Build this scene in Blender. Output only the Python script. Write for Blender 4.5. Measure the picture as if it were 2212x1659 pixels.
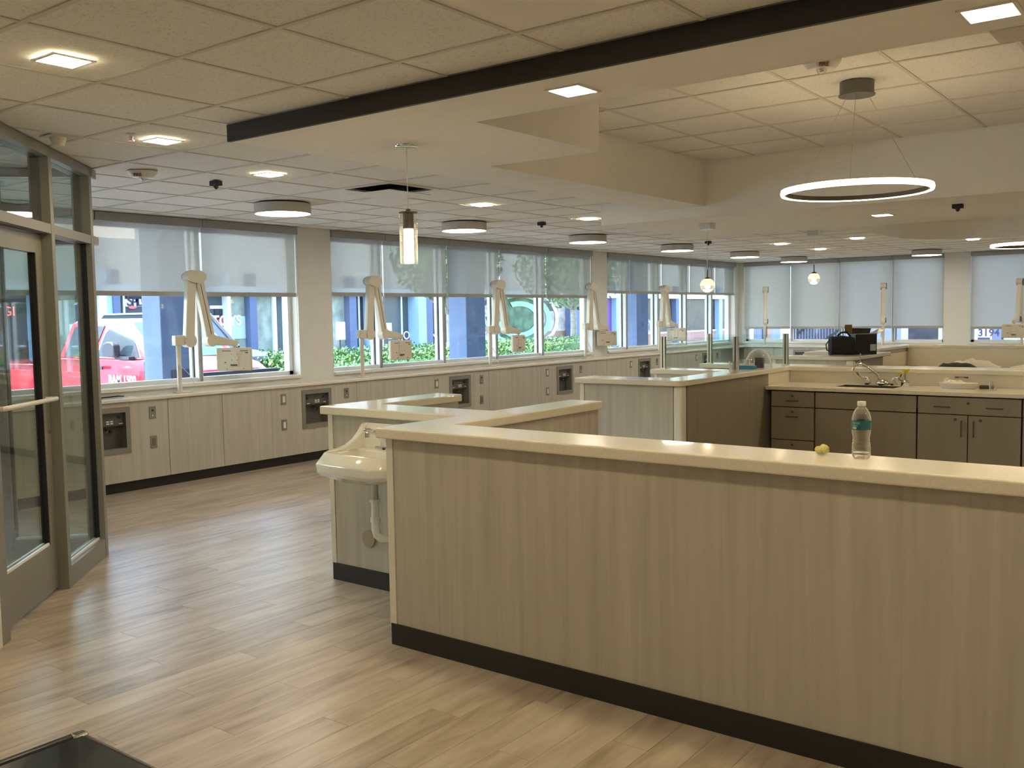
import bpy, bmesh, math, random
from math import sin, cos, pi, radians, sqrt, hypot, floor
from mathutils import Vector, Matrix
random.seed(7)
S = bpy.context.scene
for o in list(bpy.data.objects): bpy.data.objects.remove(o)
COL = S.collection

# ------------------------------------------------------------------ camera
FPX, YAW, PITCH, ROLL, EYE = 2047.88, -0.6509438, -0.0725373, -0.0162127, 1.615
F_ = Vector((sin(YAW)*cos(PITCH), cos(YAW)*cos(PITCH), sin(PITCH)))
R0 = Vector((cos(YAW), -sin(YAW), 0)); U0 = R0.cross(F_)
R_ = R0*cos(ROLL)+U0*sin(ROLL); U_ = -R0*sin(ROLL)+U0*cos(ROLL)
CAM = Vector((0, 0, EYE))
cd = bpy.data.cameras.new('camera'); cam = bpy.data.objects.new('camera', cd); COL.objects.link(cam)
cd.sensor_width = 36; cd.lens = 36*FPX/2212; cd.clip_start = .05; cd.clip_end = 400
cam.matrix_world = Matrix(((R_.x, U_.x, -F_.x, 0), (R_.y, U_.y, -F_.y, 0), (R_.z, U_.z, -F_.z, EYE), (0, 0, 0, 1)))
S.camera = cam
def ray(px, py): return F_ + R_*((px-1106)/FPX) - U_*((py-829.5)/FPX)
def onz(px, py, z): d = ray(px, py); return CAM + d*((z-EYE)/d.z)
def onx(px, py, X): d = ray(px, py); return CAM + d*(X/d.x)
def ony(px, py, Y): d = ray(px, py); return CAM + d*(Y/d.y)

# ------------------------------------------------------------------ world, sun, exposure
w = bpy.data.worlds.new('world'); S.world = w; w.use_nodes = True
nt = w.node_tree; nt.nodes.clear()
out = nt.nodes.new('ShaderNodeOutputWorld'); bg = nt.nodes.new('ShaderNodeBackground'); sky = nt.nodes.new('ShaderNodeTexSky')
sky.sky_type = 'NISHITA'; sky.sun_disc = False; sky.sun_elevation = radians(58); sky.sun_rotation = radians(223)
sky.air_density = 1.4; sky.dust_density = 1.5
nt.links.new(sky.outputs[0], bg.inputs[0]); bg.inputs[1].default_value = 1.35; nt.links.new(bg.outputs[0], out.inputs[0])
sd = bpy.data.lights.new('sun', 'SUN'); sd.energy = 8.0; sd.angle = radians(.6); sd.color = (1, .975, .94)
so = bpy.data.objects.new('sun', sd); COL.objects.link(so)
so.rotation_euler = Vector((.34, .36, -.87)).to_track_quat('-Z', 'Y').to_euler()
vs = S.view_settings; vs.view_transform = 'Standard'; vs.look = 'None'; vs.gamma = 1; vs.use_curve_mapping = False; vs.exposure = 0.74
E_DOWN, E_DRUM, E_RING, E_TUBE, E_GLOBE = 84, 12, 13, 10, 4
WARM = (1.0, .82, .50); NEUT = (1.0, .94, .82); RINGC = (1.0, .77, .46)

# ------------------------------------------------------------------ materials
def newmat(name):
    m = bpy.data.materials.new(name); m.use_nodes = True
    return m, m.node_tree, m.node_tree.nodes['Principled BSDF']
def mat(name, col, rough=.5, metal=0., emit=None, es=0., coat=0., spec=.5, trans=0.):
    m, t, b = newmat(name)
    b.inputs['Base Color'].default_value = (*col, 1); b.inputs['Roughness'].default_value = rough; b.inputs['Metallic'].default_value = metal
    b.inputs['Specular IOR Level'].default_value = spec; b.inputs['Coat Weight'].default_value = coat; b.inputs['Transmission Weight'].default_value = trans
    if emit: b.inputs['Emission Color'].default_value = (*emit, 1); b.inputs['Emission Strength'].default_value = es
    return m
def nd(t, typ, **k):
    n = t.nodes.new(typ)
    for a, v in k.items(): setattr(n, a, v)
    return n
def ramp(t, stops):
    r = t.nodes.new('ShaderNodeValToRGB'); e = r.color_ramp.elements
    while len(e) < len(stops): e.new(.5)
    for i, (p, c) in enumerate(stops): e[i].position = p; e[i].color = (*c, 1)
    return r
def noisemat(name, stops, scale=(1, 1, 1), nscale=5, detail=4, rough=.5, bump=0., coat=0., world=True, distort=0., spec=.5, metal=0.):
    m, t, b = newmat(name)
    g = nd(t, 'ShaderNodeNewGeometry') if world else nd(t, 'ShaderNodeTexCoord')
    mp = nd(t, 'ShaderNodeMapping'); mp.inputs['Scale'].default_value = scale
    t.links.new(g.outputs['Position' if world else 'Object'], mp.inputs[0])
    n = nd(t, 'ShaderNodeTexNoise'); n.inputs['Scale'].default_value = nscale; n.inputs['Detail'].default_value = detail; n.inputs['Distortion'].default_value = distort
    t.links.new(mp.outputs[0], n.inputs['Vector'])
    r = ramp(t, stops); t.links.new(n.outputs['Fac'], r.inputs[0]); t.links.new(r.outputs[0], b.inputs['Base Color'])
    b.inputs['Roughness'].default_value = rough; b.inputs['Coat Weight'].default_value = coat; b.inputs['Specular IOR Level'].default_value = spec; b.inputs['Metallic'].default_value = metal
    if bump:
        bp = nd(t, 'ShaderNodeBump'); bp.inputs['Strength'].default_value = bump; bp.inputs['Distance'].default_value = .01
        t.links.new(n.outputs['Fac'], bp.inputs['Height']); t.links.new(bp.outputs[0], b.inputs['Normal'])
    return m
def glassmat(name, tint=(1, 1, 1), refl=1.0, haze=0.0, hazecol=(.8, .8, .8)):
    m = bpy.data.materials.new(name); m.use_nodes = True; t = m.node_tree; t.nodes.clear()
    o = nd(t, 'ShaderNodeOutputMaterial'); tr = nd(t, 'ShaderNodeBsdfTransparent'); tr.inputs[0].default_value = (*tint, 1)
    gl = nd(t, 'ShaderNodeBsdfGlossy'); gl.inputs['Roughness'].default_value = .02
    ge = nd(t, 'ShaderNodeNewGeometry'); dt = nd(t, 'ShaderNodeVectorMath', operation='DOT_PRODUCT'); t.links.new(ge.outputs['Incoming'], dt.inputs[0]); t.links.new(ge.outputs['Normal'], dt.inputs[1])
    ab = nd(t, 'ShaderNodeMath', operation='ABSOLUTE'); t.links.new(dt.outputs['Value'], ab.inputs[0])
    su = nd(t, 'ShaderNodeMath', operation='SUBTRACT'); su.inputs[0].default_value = 1; t.links.new(ab.outputs[0], su.inputs[1])
    pw = nd(t, 'ShaderNodeMath', operation='POWER'); pw.inputs[1].default_value = 5; t.links.new(su.outputs[0], pw.inputs[0])
    ma = nd(t, 'ShaderNodeMath', operation='MULTIPLY_ADD'); ma.inputs[1].default_value = .9; ma.inputs[2].default_value = .035; t.links.new(pw.outputs[0], ma.inputs[0])
    mu = nd(t, 'ShaderNodeMath', operation='MULTIPLY'); mu.inputs[1].default_value = refl; t.links.new(ma.outputs[0], mu.inputs[0])
    mx = nd(t, 'ShaderNodeMixShader'); t.links.new(mu.outputs[0], mx.inputs[0]); t.links.new(tr.outputs[0], mx.inputs[1]); t.links.new(gl.outputs[0], mx.inputs[2])
    last = mx
    if haze:
        df = nd(t, 'ShaderNodeBsdfDiffuse'); df.inputs[0].default_value = (*hazecol, 1)
        lw = nd(t, 'ShaderNodeLayerWeight'); lw.inputs[0].default_value = .35
        m2 = nd(t, 'ShaderNodeMath', operation='MULTIPLY'); m2.inputs[1].default_value = haze; t.links.new(lw.outputs['Facing'], m2.inputs[0])
        mx2 = nd(t, 'ShaderNodeMixShader'); t.links.new(m2.outputs[0], mx2.inputs[0]); t.links.new(mx.outputs[0], mx2.inputs[1]); t.links.new(df.outputs[0], mx2.inputs[2]); last = mx2
    t.links.new(last.outputs[0], o.inputs[0]); return m
def shademat(name, col, openness, transl):
    m = bpy.data.materials.new(name); m.use_nodes = True; t = m.node_tree; t.nodes.clear()
    o = nd(t, 'ShaderNodeOutputMaterial'); tr = nd(t, 'ShaderNodeBsdfTransparent'); df = nd(t, 'ShaderNodeBsdfDiffuse'); tl = nd(t, 'ShaderNodeBsdfTranslucent')
    g = nd(t, 'ShaderNodeNewGeometry'); mp = nd(t, 'ShaderNodeMapping'); mp.inputs['Scale'].default_value = (3, 3, 40)
    n = nd(t, 'ShaderNodeTexNoise'); n.inputs['Scale'].default_value = 8; t.links.new(g.outputs['Position'], mp.inputs[0]); t.links.new(mp.outputs[0], n.inputs['Vector'])
    r = ramp(t, [(.3, tuple(c*.93 for c in col)), (.7, col)]); t.links.new(n.outputs['Fac'], r.inputs[0])
    t.links.new(r.outputs[0], df.inputs[0]); t.links.new(r.outputs[0], tl.inputs[0])
    a = nd(t, 'ShaderNodeMixShader'); a.inputs[0].default_value = transl; t.links.new(df.outputs[0], a.inputs[1]); t.links.new(tl.outputs[0], a.inputs[2])
    b = nd(t, 'ShaderNodeMixShader'); b.inputs[0].default_value = openness; t.links.new(a.outputs[0], b.inputs[1]); t.links.new(tr.outputs[0], b.inputs[2])
    t.links.new(b.outputs[0], o.inputs[0]); return m
PW, PL = .1524, 1.22       # floor plank width and length
def plankmat():
    m, t, b = newmat('floor_vinyl_plank'); L = t.links.new
    g = nd(t, 'ShaderNodeNewGeometry'); sp = nd(t, 'ShaderNodeSeparateXYZ'); L(g.outputs['Position'], sp.inputs[0])
    def M(op, a, v=None):
        n = nd(t, 'ShaderNodeMath', operation=op)
        if isinstance(a, (int, float)): n.inputs[0].default_value = a
        else: L(a, n.inputs[0])
        if v is not None:
            if isinstance(v, (int, float)): n.inputs[1].default_value = v
            else: L(v, n.inputs[1])
        return n.outputs[0]
    row = M('FLOOR', M('DIVIDE', sp.outputs[0], PW))
    off = M('MULTIPLY', M('FRACT', M('MULTIPLY', row, .371)), PL)
    cl = M('FLOOR', M('DIVIDE', M('ADD', sp.outputs[1], off), PL))
    cb = nd(t, 'ShaderNodeCombineXYZ'); L(row, cb.inputs[0]); L(cl, cb.inputs[1])
    wn = nd(t, 'ShaderNodeTexWhiteNoise', noise_dimensions='2D'); L(cb.outputs[0], wn.inputs['Vector'])
    mp = nd(t, 'ShaderNodeMapping'); mp.inputs['Scale'].default_value = (11, 1.7, 1); L(g.outputs['Position'], mp.inputs[0])
    av = nd(t, 'ShaderNodeVectorMath', operation='MULTIPLY_ADD'); L(wn.outputs['Color'], av.inputs[0]); av.inputs[1].default_value = (30, 30, 30); L(mp.outputs[0], av.inputs[2])
    n = nd(t, 'ShaderNodeTexNoise'); n.inputs['Scale'].default_value = 1.3; n.inputs['Detail'].default_value = 7; n.inputs['Distortion'].default_value = .6; L(av.outputs[0], n.inputs['Vector'])
    n2 = nd(t, 'ShaderNodeTexNoise'); n2.inputs['Scale'].default_value = 1.1; n2.inputs['Detail'].default_value = 2; L(g.outputs['Position'], n2.inputs['Vector'])
    fac = M('ADD', M('ADD', M('MULTIPLY', n.outputs['Fac'], .70), M('MULTIPLY', wn.outputs['Value'], .12)), M('MULTIPLY', n2.outputs['Fac'], .18))
    r = ramp(t, [(.29, (.20, .15, .105)), (.40, (.345, .275, .205)), (.52, (.455, .38, .30)), (.70, (.57, .495, .41))]); L(fac, r.inputs[0]); L(r.outputs[0], b.inputs['Base Color'])
    b.inputs['Roughness'].default_value = .33; b.inputs['Specular IOR Level'].default_value = .9
    bp = nd(t, 'ShaderNodeBump'); bp.inputs['Strength'].default_value = .06; bp.inputs['Distance'].default_value = .004; L(n.outputs['Fac'], bp.inputs['Height']); L(bp.outputs[0], b.inputs['Normal'])
    return m
def tilemat():
    m, t, b = newmat('mineral_ceiling_tile'); L = t.links.new
    g = nd(t, 'ShaderNodeNewGeometry'); n = nd(t, 'ShaderNodeTexNoise'); n.inputs['Scale'].default_value = 85; n.inputs['Detail'].default_value = 3; n.inputs['Distortion'].default_value = 1.2
    L(g.outputs['Position'], n.inputs['Vector'])
    r = ramp(t, [(.31, (.56, .545, .50)), (.41, (.80, .785, .74)), (.7, (.84, .825, .78))]); L(n.outputs['Fac'], r.inputs[0]); L(r.outputs[0], b.inputs['Base Color'])
    b.inputs['Roughness'].default_value = .95
    bp = nd(t, 'ShaderNodeBump'); bp.inputs['Strength'].default_value = .25; bp.inputs['Distance'].default_value = .003; L(r.outputs[0], bp.inputs['Height']); L(bp.outputs[0], b.inputs['Normal'])
    return m
def lettermat(n, c, es=0): return mat(n, c, .6, emit=c if es else None, es=es)
M = dict(
 plank=plankmat(), tile=tilemat(),
 subfloor=mat('subfloor', (.10, .07, .05), .9),
 gypsum=noisemat('painted_gypsum', [(.3, (.83, .81, .76)), (.7, (.86, .84, .79))], nscale=9, rough=.85),
 wallpaint=noisemat('wall_paint', [(.3, (.72, .715, .68)), (.7, (.75, .745, .71))], nscale=6, rough=.8),
 grid=mat('ceiling_grid', (.66, .63, .56), .6), fascia=noisemat('black_fascia', [(.3, (.011, .0105, .009)), (.7, (.015, .0142, .012))], nscale=4, rough=.6),
 lam=noisemat('pale_wood_laminate', [(.22, (.42, .388, .325)), (.42, (.485, .452, .388)), (.58, (.525, .492, .425)), (.8, (.57, .538, .475))], scale=(17, 17, .75), nscale=1.3, detail=8, rough=.5, distort=.4),
 lamwarm=noisemat('taupe_wood_laminate', [(.25, (.27, .238, .185)), (.5, (.29, .255, .20)), (.75, (.31, .27, .215))], scale=(14, 14, .9), nscale=1.2, detail=5, rough=.5),
 solid=noisemat('cream_solid_surface', [(.35, (.76, .71, .60)), (.6, (.80, .755, .65))], nscale=120, detail=2, rough=.2, coat=.25),
 solidwhite=noisemat('white_solid_surface', [(.35, (.74, .71, .63)), (.6, (.78, .75, .67))], nscale=120, detail=2, rough=.28),
 base=mat('black_rubber_base', (.018, .017, .015), .55), gap=mat('dark_gap', (.03, .022, .014), .9),
 carcass=mat('cabinet_carcass', (.06, .045, .03), .8),
 steel=mat('brushed_steel', (.52, .50, .46), .35, 1), chrome=mat('chrome', (.78, .77, .75), .08, 1), pull=mat('satin_pull', (.13, .11, .085), .4, .6),
 alum=mat('anodised_frame', (.25, .24, .21), .45, .2), alumlight=mat('white_aluminium', (.82, .85, .88), .4), gasket=mat('black_gasket', (.012, .012, .014), .7), channel=mat('grey_channel', (.34, .34, .33), .5),
 glass=glassmat('window_glass', (.93, .97, .97), .8), sfglass=glassmat('storefront_glass', (.86, .90, .88), 1.0), screen=glassmat('screen_glass', (.88, .95, .93), .8),
 clear=glassmat('clear_plastic', (.93, .93, .92), 1.6, .75, (.85, .83, .78)), pglass=glassmat('pendant_glass', (.96, .96, .95), 1.2, .25, (.9, .85, .7)),
 shade=shademat('shade_mesh', (.43, .42, .385), .33, .62), shadehi=shademat('shade_mesh_dense', (.76, .72, .62), .08, .82),
 valance=mat('shade_cassette', (.34, .34, .33), .6), hem=mat('hem_bar', (.40, .385, .35), .6), chain=mat('bead_chain', (.6, .6, .58), .3, .6),
 arm=mat('cream_arm_plastic', (.68, .62, .50), .4), armdark=mat('arm_dark_rim', (.08, .08, .08), .5), slot=mat('vent_slot', (.10, .07, .04), .7), cable=mat('white_cable', (.7, .7, .68), .5),
 metalbox=mat('grey_metal_frame', (.27, .255, .225), .45, .4), boxin=mat('recess_grey', (.10, .093, .08), .55), port=mat('port_black', (.02, .02, .02), .6), white=mat('white_plastic', (.75, .74, .70), .4),
 brown=mat('brown_socket', (.18, .14, .09), .5),
 down=mat('downlight_lens', (1, 1, 1), .5, emit=WARM, es=E_DOWN), trim=mat('white_trim', (.78, .76, .70), .4),
 drumlens=mat('drum_lens', (1, 1, 1), .5, emit=NEUT, es=E_DRUM), drum=noisemat('linen_drum', [(.3, (.48, .465, .43)), (.7, (.55, .53, .49))], nscale=90, rough=.8),
 ring=mat('ring_lens', (1, 1, 1), .5, emit=RINGC, es=E_RING), bronze=mat('dark_bronze', (.12, .10, .08), .45, .6), grey=mat('grey_canopy', (.17, .165, .145), .5, .3),
 tube=mat('pendant_lamp', (1, 1, 1), .5, emit=(1, .86, .62), es=E_TUBE), globe=mat('frosted_globe', (.9, .85, .7), .4, emit=(1, .74, .40), es=.8), bulb=mat('globe_bulb', (1, 1, 1), .5, emit=(1, .80, .50), es=E_GLOBE*1.4),
 porcelain=mat('porcelain', (.80, .785, .72), .1, coat=.6), pvc=mat('white_pvc', (.72, .72, .68), .35), disc=mat('tan_disc', (.42, .35, .26), .4),
 yellow=mat('yellow_plastic', (.72, .58, .04), .4), black=mat('black_matte', (.006, .006, .008), .65), blackshine=mat('black_card', (.012, .013, .018), .35), cardboard=noisemat('brown_cardboard', [(.3, (.22, .13, .05)), (.7, (.27, .165, .07))], nscale=30, rough=.8),
 paper=noisemat('white_paper', [(.3, (.74, .70, .62)), (.7, (.80, .76, .68))], nscale=15, rough=.8), bluep=mat('blue_plastic', (.03, .22, .42), .3), teal=mat('teal_label', (.012, .10, .115), .45), tealhi=mat('label_green', (.10, .30, .22), .5), labelw=mat('label_pale', (.45, .55, .52), .5),
 flower=noisemat('yellow_green_ball', [(.3, (.55, .52, .16)), (.7, (.74, .70, .30))], nscale=40, rough=.8, bump=.4), red=mat('red_letter', (.45, .04, .03), .6), darkred=mat('dark_letter', (.22, .07, .05), .6),
 darkglass=noisemat('dark_glass_top', [(.3, (.02, .028, .036)), (.7, (.05, .065, .08))], nscale=3, rough=.12, coat=.6), darktrim=mat('dark_table_trim', (.05, .055, .065), .22, .5),
 # outside
 asphalt=noisemat('concrete_lot', [(.3, (.38, .38, .38)), (.7, (.46, .46, .46))], nscale=20, rough=.9), pave=noisemat('pavement', [(.3, (.50, .49, .47)), (.7, (.58, .57, .55))], nscale=6, rough=.9),
 stucco=noisemat('beige_stucco', [(.3, (.46, .39, .33)), (.7, (.56, .48, .41))], scale=(.2, .2, 2.4), nscale=3, rough=.9), colpaint=noisemat('blue_grey_column', [(.3, (.085, .135, .25)), (.7, (.10, .15, .27))], nscale=5, rough=.8),
 pil=mat('pilaster_light', (.20, .30, .42), .8), pild=mat('pilaster_slate_and_shade', (.06, .08, .15), .8), frame=mat('white_shop_frame', (.50, .55, .58), .5),
 shopglass=mat('shop_glass', (.05, .065, .075), .2, spec=.15), shoppale=noisemat('shop_window_pale', [(.35, (.14, .16, .14)), (.65, (.26, .28, .24))], nscale=2.5, rough=.4, spec=.1), shopdark=noisemat('shop_window_dark', [(.3, (.008, .01, .016)), (.75, (.035, .04, .05))], nscale=3, rough=.3, spec=.12),
 brickw=None, signw=mat('sign_white', (.78, .80, .82), .6), signred=mat('sign_maroon', (.38, .03, .06), .6), navy=mat('navy_letter', (.02, .025, .07), .6), redoval=mat('red_oval', (.65, .06, .08), .6, emit=(.8, .1, .1), es=.4), neon=mat('red_neon', (.8, .05, .03), .5, emit=(1, .08, .05), es=2.5),
 poster1=None, poster2=noisemat('poster_pale', [(.35, (.17, .14, .13)), (.5, (.28, .26, .25)), (.65, (.20, .07, .06))], nscale=1.6, rough=.5, spec=.1), poster3=noisemat('poster_mosaic', [(.40, (.03, .03, .04)), (.5, (.32, .33, .35)), (.6, (.12, .10, .16))], nscale=4.5, rough=.5, spec=.1), green=mat('poster_green', (.10, .26, .15), .5), greenpale=mat('poster_green_pale', (.32, .40, .34), .5), postgreen=noisemat('poster_dark_green', [(.35, (.012, .03, .018)), (.65, (.06, .12, .07))], nscale=2, rough=.4, spec=.1), brownp=mat('poster_brown', (.10, .045, .03), .5), purple=mat('poster_purple', (.09, .03, .16), .5),
 redpaint=mat('truck_red', (.50, .018, .035), .22, coat=1.), whitepaint=mat('car_white', (.80, .82, .84), .25, coat=.8), blackpaint=mat('car_black', (.012, .013, .018), .2, coat=.8), carglass=mat('car_glass', (.03, .045, .06), .06, coat=.5), windsh=mat('windscreen', (.10, .34, .42), .3, spec=.1), tyre=mat('tyre', (.02, .02, .02), .8), rim=mat('wheel_rim', (.55, .56, .58), .3, .8), plasticd=mat('dark_plastic', (.025, .027, .04), .5), amber=mat('amber_lamp', (.85, .30, .04), .4, emit=(1, .35, .05), es=.4), chromet=mat('silver_letters', (.8, .8, .82), .3, .3),
 leaf=noisemat('hedge_leaf', [(.3, (.03, .10, .025)), (.6, (.09, .22, .05)), (.8, (.20, .34, .09))], nscale=5, rough=.6), leafd=noisemat('tree_leaf', [(.3, (.025, .075, .02)), (.7, (.09, .20, .05))], nscale=4, rough=.6), bark=noisemat('bark', [(.3, (.16, .15, .13)), (.7, (.28, .26, .23))], scale=(1, 1, 5), nscale=4, rough=.9),
 rail=mat('dark_railing', (.02, .022, .03), .5), bluewall=mat('slate_blue_wall', (.10, .13, .22), .8), navyw=mat('navy_wall', (.035, .045, .09), .8),
)
def brickmat():
    m, t, b = newmat('red_brick'); L = t.links.new
    g = nd(t, 'ShaderNodeNewGeometry'); sp = nd(t, 'ShaderNodeSeparateXYZ'); L(g.outputs['Position'], sp.inputs[0])
    cb = nd(t, 'ShaderNodeCombineXYZ'); L(sp.outputs[1], cb.inputs[0]); L(sp.outputs[2], cb.inputs[1])
    br = nd(t, 'ShaderNodeTexBrick'); L(cb.outputs[0], br.inputs['Vector']); br.inputs['Scale'].default_value = 4; br.inputs['Color1'].default_value = (.22, .075, .06, 1); br.inputs['Color2'].default_value = (.30, .11, .085, 1); br.inputs['Mortar'].default_value = (.3, .25, .22, 1)
    L(br.outputs['Color'], b.inputs['Base Color']); b.inputs['Roughness'].default_value = .9; return m
M['brickw'] = brickmat()

# ------------------------------------------------------------------ geometry helpers
def wloc(o):
    v = Vector((0, 0, 0))
    while o is not None: v += Vector(o.location); o = o.parent
    return v
class MB:
    def __init__(s): s.v = []; s.f = []
    def add(s, vs, fs):
        b = len(s.v); s.v += [Vector(p) for p in vs]; s.f += [tuple(i+b for i in f) for f in fs]; return s
    def box(s, x0, x1, y0, y1, z0, z1):
        x0, x1 = min(x0, x1), max(x0, x1); y0, y1 = min(y0, y1), max(y0, y1); z0, z1 = min(z0, z1), max(z0, z1)
        return s.add([(x0,y0,z0),(x1,y0,z0),(x1,y1,z0),(x0,y1,z0),(x0,y0,z1),(x1,y0,z1),(x1,y1,z1),(x0,y1,z1)],
                     [(0,3,2,1),(4,5,6,7),(0,1,5,4),(1,2,6,5),(2,3,7,6),(3,0,4,7)])
    def obox(s, c, ax, ay, az, hx, hy, hz):
        c = Vector(c); ax, ay, az = Vector(ax)*hx, Vector(ay)*hy, Vector(az)*hz
        vs = [c+ax*i+ay*j+az*k for k in (-1, 1) for (i, j) in ((-1,-1),(1,-1),(1,1),(-1,1))]
        return s.add(vs, [(0,3,2,1),(4,5,6,7),(0,1,5,4),(1,2,6,5),(2,3,7,6),(3,0,4,7)])
    def beam(s, a, b, up, w0, t0, w1=None, t1=None):
        "tapered bar from a to b; w across up x axis, t along up"
        a, b = Vector(a), Vector(b); d = (b-a).normalized(); up = Vector(up); sd_ = d.cross(up).normalized(); u2 = sd_.cross(d).normalized()
        w1 = w0 if w1 is None else w1; t1 = t0 if t1 is None else t1
        vs = []
        for p, w_, t_ in ((a, w0, t0), (b, w1, t1)): vs += [p-sd_*w_/2-u2*t_/2, p+sd_*w_/2-u2*t_/2, p+sd_*w_/2+u2*t_/2, p-sd_*w_/2+u2*t_/2]
        return s.add(vs, [(0,3,2,1),(4,5,6,7),(0,1,5,4),(1,2,6,5),(2,3,7,6),(3,0,4,7)])
    def tube(s, pts, r, n=8, closed=False):
        pts = [Vector(p) for p in pts]; N = len(pts); rs = r if isinstance(r, (list, tuple)) else [r]*N; b = len(s.v); prev = None
        for i, p in enumerate(pts):
            if closed: d = pts[(i+1) % N]-pts[i-1]
            else: d = pts[min(i+1, N-1)]-pts[max(i-1, 0)]
            d.normalize()
            if prev is None: a = d.orthogonal().normalized()
            else: a = (prev-d*prev.dot(d)); a = a.normalized() if a.length > 1e-6 else d.orthogonal().normalized()
            prev = a; c = d.cross(a)
            s.v += [p+(a*cos(2*pi*k/n)+c*sin(2*pi*k/n))*rs[i] for k in range(n)]
        m = N if closed else N-1
        for i in range(m):
            j = (i+1) % N
            for k in range(n): s.f.append((b+i*n+k, b+i*n+(k+1) % n, b+j*n+(k+1) % n, b+j*n+k))
        if not closed: s.f.append(tuple(b+k for k in reversed(range(n)))); s.f.append(tuple(b+(N-1)*n+k for k in range(n)))
        return s
    def cyl(s, p0, p1, r0, r1=None, n=20): return s.tube([p0, p1], [r0, r0 if r1 is None else r1], n)
    def lathe(s, prof, c=(0, 0, 0), n=28, cap=True):
        b = len(s.v); c = Vector(c)
        for r, z in prof: s.v += [c+Vector((r*cos(2*pi*k/n), r*sin(2*pi*k/n), z)) for k in range(n)]
        for i in range(len(prof)-1):
            for k in range(n): s.f.append((b+i*n+k, b+i*n+(k+1) % n, b+(i+1)*n+(k+1) % n, b+(i+1)*n+k))
        if cap: s.f.append(tuple(b+k for k in reversed(range(n)))); s.f.append(tuple(b+(len(prof)-1)*n+k for k in range(n)))
        return s
    def prism(s, poly, z0, z1):
        n = len(poly); return s.add([(x, y, z0) for x, y in poly]+[(x, y, z1) for x, y in poly], [tuple(reversed(range(n))), tuple(range(n, 2*n))]+[(i, (i+1) % n, n+(i+1) % n, n+i) for i in range(n)])
    def eprism(s, poly, o, ax, ay, az, t0, t1):
        "polygon (a,b) in the plane o + a*ax + b*ay, thickened along az"
        o, ax, ay, az = Vector(o), Vector(ax), Vector(ay), Vector(az); n = len(poly)
        return s.add([o+ax*a+ay*b+az*t0 for a, b in poly]+[o+ax*a+ay*b+az*t1 for a, b in poly], [tuple(reversed(range(n))), tuple(range(n, 2*n))]+[(i, (i+1) % n, n+(i+1) % n, n+i) for i in range(n)])
    def ell(s, c, rx, ry, rz, nu=16, nv=10, jit=0, t0=0., t1=pi):
        b = len(s.v); c = Vector(c)
        for i in range(nv+1):
            th = t0+(t1-t0)*i/nv
            for k in range(nu):
                q = 1+(random.uniform(-jit, jit) if jit else 0)
                s.v.append(c+Vector((rx*sin(th)*cos(2*pi*k/nu)*q, ry*sin(th)*sin(2*pi*k/nu)*q, rz*cos(th)*q)))
        for i in range(nv):
            for k in range(nu): s.f.append((b+i*nu+k, b+(i+1)*nu+k, b+(i+1)*nu+(k+1) % nu, b+i*nu+(k+1) % nu))
        return s
    def loft(s, rings, closed=True, cap=True):
        b = len(s.v); n = len(rings[0])
        for r in rings: s.v += [Vector(p) for p in r]
        for i in range(len(rings)-1):
            for k in range(n if closed else n-1): s.f.append((b+i*n+k, b+i*n+(k+1) % n, b+(i+1)*n+(k+1) % n, b+(i+1)*n+k))
        if cap: s.f.append(tuple(b+k for k in reversed(range(n)))); s.f.append(tuple(b+(len(rings)-1)*n+k for k in range(n)))
        return s
    def build(s, name, m, parent=None, smooth=False, bevel=0., seg=2):
        w_ = wloc(parent); me = bpy.data.meshes.new(name); me.from_pydata([tuple(p-w_) for p in s.v], [], s.f); me.update()
        bm = bmesh.new(); bm.from_mesh(me); bmesh.ops.recalc_face_normals(bm, faces=bm.faces); bm.to_mesh(me); bm.free()
        o = bpy.data.objects.new(name, me); COL.objects.link(o); o.parent = parent
        me.materials.append(M[m] if isinstance(m, str) else m)
        if smooth:
            me.polygons.foreach_set('use_smooth', [True]*len(me.polygons)); me.set_sharp_from_angle(angle=radians(38))
        if bevel:
            bv = o.modifiers.new('bevel', 'BEVEL'); bv.width = bevel; bv.segments = seg; bv.limit_method = 'ANGLE'; bv.angle_limit = radians(40)
        return o
def B(x0, x1, y0, y1, z0, z1): return MB().box(x0, x1, y0, y1, z0, z1)
def tag(o, label=None, cat=None, group=None, kind=None):
    if label: o['label'] = label
    if cat: o['category'] = cat
    if group: o['group'] = group
    if kind: o['kind'] = kind
    return o
def thing(name, loc, label, cat, group=None):
    o = bpy.data.objects.new(name, None); COL.objects.link(o); o.location = loc; o.empty_display_size = .1
    return tag(o, label, cat, group)
def struct(o): return tag(o, kind='structure')
def sempty(name, loc=(0, 0, 0)):
    o = bpy.data.objects.new(name, None); COL.objects.link(o); o.location = loc; return tag(o, kind='structure')
def copy_tree(o, parent=None):
    c = o.copy(); COL.objects.link(c); c.parent = parent
    for ch in list(o.children): copy_tree(ch, c)
    return c
def place(proto, used, loc, rz=0, label=None, group=None):
    o = proto if not used else copy_tree(proto)
    o.location = loc; o.rotation_euler = (0, 0, rz)
    if label: o['label'] = label
    if group: o['group'] = group
    return o
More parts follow.
